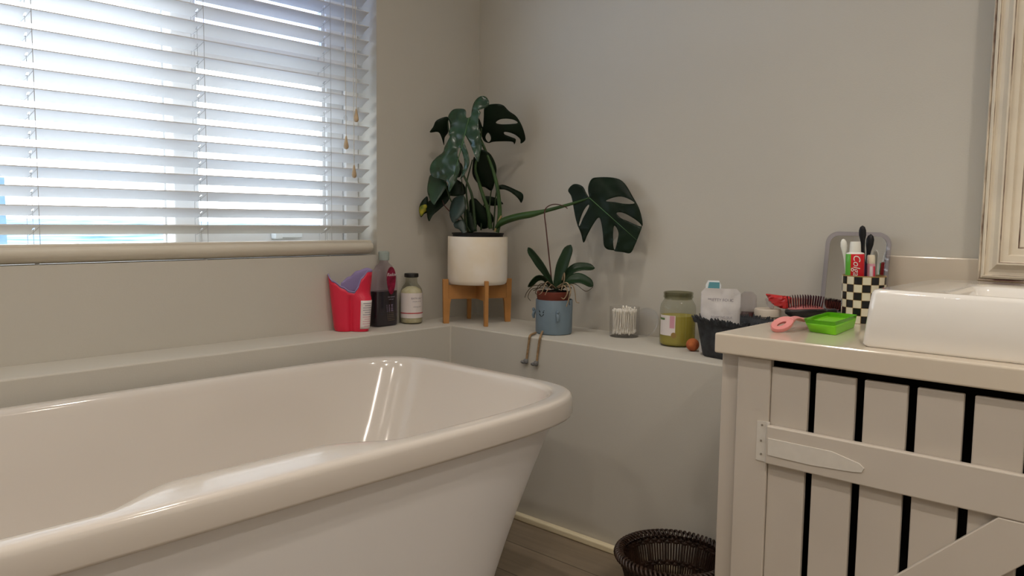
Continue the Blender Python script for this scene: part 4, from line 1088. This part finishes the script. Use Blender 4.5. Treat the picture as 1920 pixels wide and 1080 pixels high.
# ================================================================ things on the worktop
# ---- checkered cup
RC = .0490; HC = .1125
cc = behind(1616, 608, CZ, RC)
cup = thing('checkered_cup', 'black and cream checkered tumbler of toothbrushes beside the basin', 'cup', cc, face(cc))
NQ, NRW = 16, 6
cm = MB(); a_edge = -PI/2-.07
cols = []
for q_ in range(NQ):
    a = a_edge+2*PI*q_/NQ; s = 2*PI/NQ
    cols += [(a-.035*s, None), (a+.035*s, q_), (a+.34*s, q_), (a+.66*s, q_)]
rws = []
for r_ in range(NRW):
    z1 = HC-.002-r_*(HC-.002)/NRW; h = (HC-.002)/NRW
    rws += [(z1-.0005, r_), (z1-h+.0005, None)]
rws = [(HC-.002, None)]+rws[:-1]+[(.0012, None)]
rad_c = lambda z: RC-.0015*(1-z/HC)
n = len(cols)
cm.v = [(rad_c(z)*math.cos(a), rad_c(z)*math.sin(a), z) for z, _ in rws for a, _ in cols]
for i in range(len(rws)-1):
    row = rws[i][1]
    for j in range(n):
        k = (j+1) % n
        cm.f.append((i*n+j, i*n+k, (i+1)*n+k, (i+1)*n+j))
        c = cols[j][1]
        cm.mi.append(2 if (c is None or row is None) else (0 if (c+row) % 2 == 0 else 1))
o_ = len(cm.v)
cm.lathe([(RC, HC-.002), (RC-.0005, HC), (RC-.003, HC), (RC-.0035, HC-.003), (RC-.0045, .006), (.001, .005)], seg=64, mi=2, cap0=False)
cm.lathe([(.001, 0), (RC-.003, 0), (RC-.0014, .0012)], seg=64, mi=0, cap0=False, cap1=False)
mk('body', cm, [M_CHKW, M_CHKB, M_CHKO], cup, smooth=40, local=True)

cv = np.array([cc[0]-CAM[0], cc[1]-CAM[1]]); cv /= np.linalg.norm(cv)
def inC(u, v, dep):
    """point at a pixel at a depth from the cup's axis"""
    nn_ = np.array([cv[0], cv[1], 0])
    return on_plane(u, v, np.array([cc[0], cc[1], CZ])+nn_*dep, nn_)
def axis_thing(name, label, cat, top, foot):
    """a thing standing in the cup: local z runs from foot to top, local -y faces the camera"""
    top, foot = Vector(top), Vector(foot); z = (top-foot).normalized()
    y = Vector((cv[0], cv[1], 0)); x = y.cross(z).normalized(); y = z.cross(x)
    o = bpy.data.objects.new(name, None); COL.objects.link(o); o.empty_display_size = .03
    o.location = foot; o.rotation_euler = Matrix((x, y, z)).transposed().to_euler()
    tag(o, label, cat)
    return o, (top-foot).length
# toothpaste, cap upwards
tpt, tpf = inC(1604, 453, -.012), inC(1600, 604, -.010); tpf[2] = CZ+.008
tp_, L = axis_thing('toothpaste_tube', 'red, green and white toothpaste tube standing cap up in the cup', 'toothpaste', tpt, tpf)
rings = []
for z, a, b_ in ((0, .0205, .0015), (.004, .0205, .002), (.03, .0205, .006), (.07, .0208, .011), (L-.052, .0208, .0155), (L-.029, .0205, .0165), (L-.027, .0190, .0155), (L-.025, .013, .012)):
    rings.append(srect(a, b_, 2.3, z, 48))
body = MB().loft(rings)
nr = len(rings)-1
for i in range(nr):
    for j in range(48):
        f = i*48+j; t = 2*PI*(j+.5)/48
        x = math.cos(t)
        body.mi[f] = 2 if i >= nr-2 else (1 if x < -.42 else 0)
mk('tube', body, [M_TPRED, M_TPGREEN, M_TPWHITE], tp_, smooth=60, local=True)
mk('cap', MB().lathe([(.0135, L-.0265), (.0140, L-.025), (.0130, L-.006), (.0120, L), (.002, L)], seg=28, sx=.92, sy=.92), M_TPWHITE, tp_, smooth=40, local=True)
def on_tube(x0, z0, rot):
    def f(x, y, h):
        xx, zz = x0+y, z0-x
        t = zz/L; b_ = lerp_tab([(0, .002), (.2, .0075), (.45, .0125), (.75, .0158), (1, .0165)], t); a = .0207
        k = max(0, 1-(abs(xx)/a)**2.3)
        return (xx, -b_*k**(1/2.3)-.0006-h, zz)
    return f
mk('lettering', text_mb('Colgate', .0215, on_tube(.0035, L-.064, 0), shear=.25, depth=.0005), M_TPWHITE, tp_, smooth=0, local=True)
# small pink and white tube
t_, f_ = inC(1633.5, 478, .008), inC(1631, 604, .004); f_[2] = CZ+.008
sv, L2 = axis_thing('small_bottle', 'small pink and white bottle with a cream cap, right of the toothpaste', 'bottle', t_, f_)
mk('body', MB().lathe([(.0085, 0), (.0095, .003), (.0095, L2-.023), (.0085, L2-.021)], seg=28), M_PRINTP, sv, smooth=50, local=True)
mk('cap', MB().lathe([(.0088, L2-.021), (.0092, L2-.019), (.0085, L2-.002), (.0075, L2), (.001, L2)], seg=28), M_CHKW, sv, smooth=40, local=True)
mk('label', patch_cyl(patch_cyl(MB(), .0095, -PI/2, .006, L2-.060, L2-.027, 6), .0095, -PI/2+.85, .005, L2-.060, L2-.027, 6, mi=1), [M_WHITE, M_PINK], sv, smooth=40, local=True)
def brush(label, pts_w, top, foot, mat, grip=None, bent=0):
    r, L = axis_thing('toothbrush', label, 'toothbrush', top, foot)
    rg = []
    for t, w_ in pts_w:
        rg.append([(w_*math.cos(2*PI*j/16), w_*.62*math.sin(2*PI*j/16), t*L) for j in range(16)])
    h_ = mk('handle', MB().loft(rg), mat, r, smooth=60, local=True)
    if grip:
        z0, z1, w_, gm = grip
        mk('grip', MB().loft([srect(w_*k, w_*.75*k, 2, L*(z0+(z1-z0)*t), 20) for t, k in ((0, .5), (.1, .85), (.5, 1), (.9, .85), (1, .5))]), gm, h_, smooth=60, local=True)
    return r
t_, f_ = inC(1617, 423, .006), inC(1620, 604, .010); f_[2] = CZ+.007
brush('tall black toothbrush with a purple grip, tallest thing in the cup', [(0, .004), (.3, .0045), (.62, .0048), (.76, .0042), (.84, .0055), (.90, .0082), (.95, .0080), (.985, .0055), (1, .001)], t_, f_, M_BLACKPL, (.40, .62, .0065, M_PURPLE))
t_, f_ = inC(1633, 439, .026), inC(1612, 604, .022); f_[2] = CZ+.007
brush('shorter black toothbrush leaning right behind the small bottle', [(0, .004), (.5, .0045), (.72, .0042), (.80, .0055), (.88, .0088), (.94, .0090), (.98, .006), (1, .001)], t_, f_, M_BLACKPL)
t_, f_ = inC(1581, 448, .006), inC(1596, 604, .014); f_[2] = CZ+.007
brush('white toothbrush with a rounded end, leftmost in the cup', [(0, .003), (.5, .0035), (.75, .0036), (.84, .0055), (.91, .0078), (.96, .0068), (.99, .004), (1, .001)], t_, f_, M_TPWHITE)

# ---- clear framed stand mirror
mxy = at(1602, 520, x=-.052)
sm = thing('stand_mirror', 'rounded clear acrylic stand mirror behind the checkered cup', 'mirror', (-.062, mxy[1], CZ), 0)
MW, MH, MR_ = .079, .2145, .030
def tiltp(y, z, x):                       # mirror plane leans back against the wall
    k = math.radians(7.5)
    return (x*math.cos(k)+z*math.sin(k), y, z*math.cos(k)-x*math.sin(k))
def rr_yz(w, z0, z1, r, n=8):
    return [(p[0], p[1]) for p in rrect(-w, w, z0, z1, r, 0, n)]
oa, ia = rr_yz(MW, .001, MH, MR_), rr_yz(MW-.0095, .0105, MH-.0095, MR_-.008)
fr_ = MB().loft([[tiltp(y, z, -.006) for y, z in ia], [tiltp(y, z, -.0075) for y, z in oa], [tiltp(y, z, .003) for y, z in oa], [tiltp(y, z, .003) for y, z in ia], [tiltp(y, z, -.006) for y, z in ia]], False, False)
mk('frame', fr_, M_ACRYL, sm, smooth=40, local=True)
mk('mirror_glass', MB().loft([[tiltp(y, z, -.003) for y, z in ia], [tiltp(y, z, -.001) for y, z in ia]]), M_MIRROR, sm, smooth=30, local=True)
mk('backing', MB().loft([[tiltp(y, z, -.0008) for y, z in ia], [tiltp(y, z, .0015) for y, z in ia]]), M_BLACKPL, sm, smooth=30, local=True)
ft_ = MB().prism([(-.012, MW-.004, 0), (-.012, MW-.001, 0), (.030, MW-.001, 0), (.030, MW-.004, 0)], (0, 0, .003))
ft_.prism([(-.012, -MW+.001, 0), (-.012, -MW+.026, 0), (-.0095, -MW+.026, 0), (-.0095, -MW+.001, 0)], (0, 0, .003))

# ---- lime soap tray
zt_ = CZ+.0285
Lb, Fb, Rb = at(1517, 621, z=CZ+.0006), at(1566, 628.5, z=CZ+.0006), at(1602, 613, z=CZ+.0006)
Lt, Ft, Rt = at(1505.5, 598, z=zt_), at(1564.5, 604, z=zt_), at(1608, 590, z=zt_)
Bb, Bt = Lb+Rb-Fb, Lt+Rt-Ft
def quad(A_, B_, C_, D_, r, z=None, n=5):
    P = [np.array(p) for p in (A_, B_, C_, D_)]; out = []
    for i in range(4):
        p, a, c = P[i], P[i-1], P[(i+1) % 4]
        da, dc = (a-p)/np.linalg.norm(a-p), (c-p)/np.linalg.norm(c-p)
        for k in range(n+1):
            t = k/n; q = p+da*r*(1-t)**2+dc*r*t**2
            if z is not None: q = np.array([q[0], q[1], z])
            out.append(tuple(q))
    return out
def shrink(P, s):
    c = sum(P)/4; return [p+(c-p)/np.linalg.norm((c-p)[:2])*s for p in P]
bq, tq = [Lb, Fb, Rb, Bb], [Lt, Ft, Rt, Bt]
mid = lambda t: [b_*(1-t)+q_*t for b_, q_ in zip(bq, tq)]
tcen = sum(bq)/4
tray = thing('soap_tray', 'lime green plastic soap tray standing on the worktop', 'tray', (tcen[0], tcen[1], CZ))
R_ = [quad(*shrink(bq, .004), .008), quad(*mid(.03), .010), quad(*mid(.55), .010), quad(*mid(.72), .010)]
mk('body', MB().loft(R_, True, False), M_GREEN, tray, smooth=50, solid=.002)
R_ = [quad(*shrink(mid(.70), -.0012), .010), quad(*shrink(mid(.97), -.0015), .011), quad(*shrink(mid(1), -.003), .012), quad(*shrink(mid(1), .001), .012), quad(*shrink(mid(.72), .003), .010)]
mk('rim', MB().loft(R_, False, False), M_GREENT, tray, smooth=50)
mk('tray_bottom', MB().loft([quad(*shrink(mid(.60), .006), .008), quad(*shrink(mid(.62), .006), .008)]), M_GREEN, tray, smooth=30)

# ---- pink handled brush
pk = thing('pink_hairbrush', 'rose pink hairbrush handle with a hanging slot, lying left of the lime tray', 'hairbrush', (at(1466, 618, z=CZ)[0], at(1466, 618, z=CZ)[1], CZ))
c0 = at(1466, 608.5, z=CZ+.016)
gx = np.array([.80, -.45, .36]); gx /= np.linalg.norm(gx)       # along the handle, rising to the neck
gz = np.array([-.60, -.28, .75]); gz -= gx*np.dot(gx, gz); gz /= np.linalg.norm(gz); gy = np.cross(gz, gx)
outr = [(.0275*math.cos(t)*(1 if math.cos(t) < 0 else 1.05), .0175*math.sin(t)) for t in [2*PI*i/40 for i in range(40)]]
inr = [(.0120*math.cos(t)-.001, .0042*math.sin(t)) for t in [2*PI*i/40 for i in range(40)]]
W3 = lambda x, y, h: tuple(c0+gx*x+gy*y+gz*h)
R_ = [[W3(x, y, .003) for x, y in inr], [W3(x*.93, y*.90, .0052) for x, y in outr], [W3(x, y, .001) for x, y in outr], [W3(x*.95, y*.95, -.004) for x, y in outr], [W3(x, y, -.0035) for x, y in inr], [W3(x, y, .003) for x, y in inr]]
hm = MB().loft(R_, False, False)
e0 = np.array(W3(.022, 0, 0)); e1 = at(1491, 596.5, x=e0[0]+.035); e2 = at(1507, 600, x=e0[0]+.075); e3 = np.array([e2[0]+.05, e2[1]-.012, CZ+.014])
hm.tube(spline([W3(.020, 0, 0), e1, e2, e3], 6), [.0105]*3+[.0085]*14+[.0095]*2, 14, 0, .55)
mk('handle', hm, M_ROSE, pk, smooth=60)
hd_ = e3
mk('head', MB().loft([[(hd_[0]+.016+x*1.0, hd_[1]-.004+y, CZ+z) for x, y, _ in srect(.024, .013, 2.4, 0, 32)] for z in (.006, .010, .016)]), M_ROSE, pk, smooth=40)

# ---- black hairbrush with bristles up
h0, h1 = np.array([-.186, -1.292]), np.array([-.108, -1.352])
hc = (h0+h1)/2; hax = (h1-h0)/np.linalg.norm(h1-h0); HL = np.linalg.norm(h1-h0)/2+.006
hb = thing('black_hairbrush', 'black hairbrush with pink cushion lying bristles up between the tub and lime tray', 'hairbrush', (hc[0], hc[1], CZ), math.atan2(hax[1], hax[0]))
bow = lambda x: .004+.003*(1-(x/HL)**2)
rings = []
for z, k in ((0, .80), (.004, .97), (.010, 1), (.014, .96), (.0155, .88)):
    rings.append([(x*k, y*k, z+bow(x)*(.8 if z else .25)) for x, y, _ in srect(HL, .027, 2.3, 0, 44)])
mk('head', MB().loft(rings), M_BRUSH, hb, smooth=50, local=True)
rings = []
for z, k in ((.014, .86), (.017, .84), (.0215, .72), (.024, .45), (.0248, .12)):
    rings.append([(x*k, y*k, z+bow(x)*.8) for x, y, _ in srect(HL, .027, 2.3, 0, 44)])
mk('cushion', MB().loft(rings), M_CUSHION, hb, smooth=60, local=True)
bm_ = MB(); tm = MB()
for i in range(15):
    for j in range(8):
        x = (i/14-.5)*2*HL*.80+(j % 2)*.0022; y = (j/7-.5)*.040
        if (abs(x)/(HL*.84))**2.3+(abs(y)/.0225)**2.3 > 1: continue
        z0 = .0205+bow(x)*.8; ln_h = .0235+.004*math.cos(x/HL*1.4)
        dx, dy = x*.12, y*.18
        bm_.tube([(x, y, z0-.003), (x+dx*.5, y+dy*.5, z0+ln_h*.5), (x+dx, y+dy, z0+ln_h)], [.0010, .0009, .0006], 5)
        if (i+j) % 2: tm.tube([(x+.0015, y+.0012, z0-.003), (x+.0015+dx*.4, y+dy*.4, z0+ln_h*.75)], [.0010, .0008], 5)
b1 = mk('bristles', bm_, M_BRISTLE, hb, smooth=60, local=True); tag(b1, 'dark stiff bristles', kind='stuff')
b2 = mk('short_bristles', tm, M_TIP, hb, smooth=60, local=True); tag(b2, 'short pink bristles', kind='stuff')
mk('handle', MB().tube([(HL-.004, 0, .010), (HL+.010, 0, .011), (HL+.026, 0, .012)], [.010, .008, .0075], 14), M_BRUSH, hb, smooth=60, local=True)
# ================================================================ light
w = bpy.data.worlds.new('overcast_sky'); scene.world = w; w.use_nodes = True
nt = w.node_tree; bg = nt.nodes['Background']
tc = nt.nodes.new('ShaderNodeTexCoord'); sp = nt.nodes.new('ShaderNodeSeparateXYZ'); cr = nt.nodes.new('ShaderNodeValToRGB')
nt.links.new(tc.outputs['Generated'], sp.inputs[0]); nt.links.new(sp.outputs['Z'], cr.inputs['Fac'])
cr.color_ramp.elements[0].position = 0; cr.color_ramp.elements[0].color = (.95, .98, 1, 1)
cr.color_ramp.elements[1].position = .9; cr.color_ramp.elements[1].color = (.80, .90, 1, 1)
nt.links.new(cr.outputs['Color'], bg.inputs['Color'])
SKY = 7.0
bg.inputs['Strength'].default_value = SKY
pl = bpy.data.lights.new('window_portal', 'AREA'); pl.shape = 'RECTANGLE'; pl.size = WX1-WX0; pl.size_y = WZ1-WZ0
pl.cycles.is_portal = True
po = bpy.data.objects.new('window_portal', pl); COL.objects.link(po)
po.location = ((WX0+WX1)/2, .225, (WZ0+WZ1)/2); po.rotation_euler = (-PI/2, 0, 0)
def downlight_or_fill(x, y, watts, color=(1, .90, .79), spread=2.4, r=.045):
    l = bpy.data.lights.new('downlight_or_fill', 'AREA'); l.shape = 'DISK'; l.size = 2*r; l.energy = watts; l.color = color; l.spread = spread
    o = bpy.data.objects.new('downlight_or_fill', l); COL.objects.link(o); o.location = (x, y, CEIL-.004)
for x, y, w_ in ((-.85, -.95, 3.6), (-.75, -2.3, 5.0), (-1.75, -.95, 4.0), (-1.75, -2.1, 5.0), (-1.75, -3.1, 7.5), (-2.75, -.95, 4.5), (-2.75, -2.1, 5.0), (-2.75, -3.1, 7.5)):  # pair along the back wall added to brighten it and the bath side
    downlight_or_fill(x, y, w_)
scene.view_settings.view_transform = 'Standard'
scene.view_settings.look = 'None'
scene.view_settings.exposure = 0.1
scene.view_settings.gamma = 1
scene.view_settings.use_curve_mapping = False
cy = scene.cycles
cy.max_bounces = 14; cy.diffuse_bounces = 6; cy.glossy_bounces = 5; cy.transmission_bounces = 10; cy.transparent_max_bounces = 24
cy.sample_clamp_indirect = 6
cy.caustics_reflective = False; cy.caustics_refractive = False
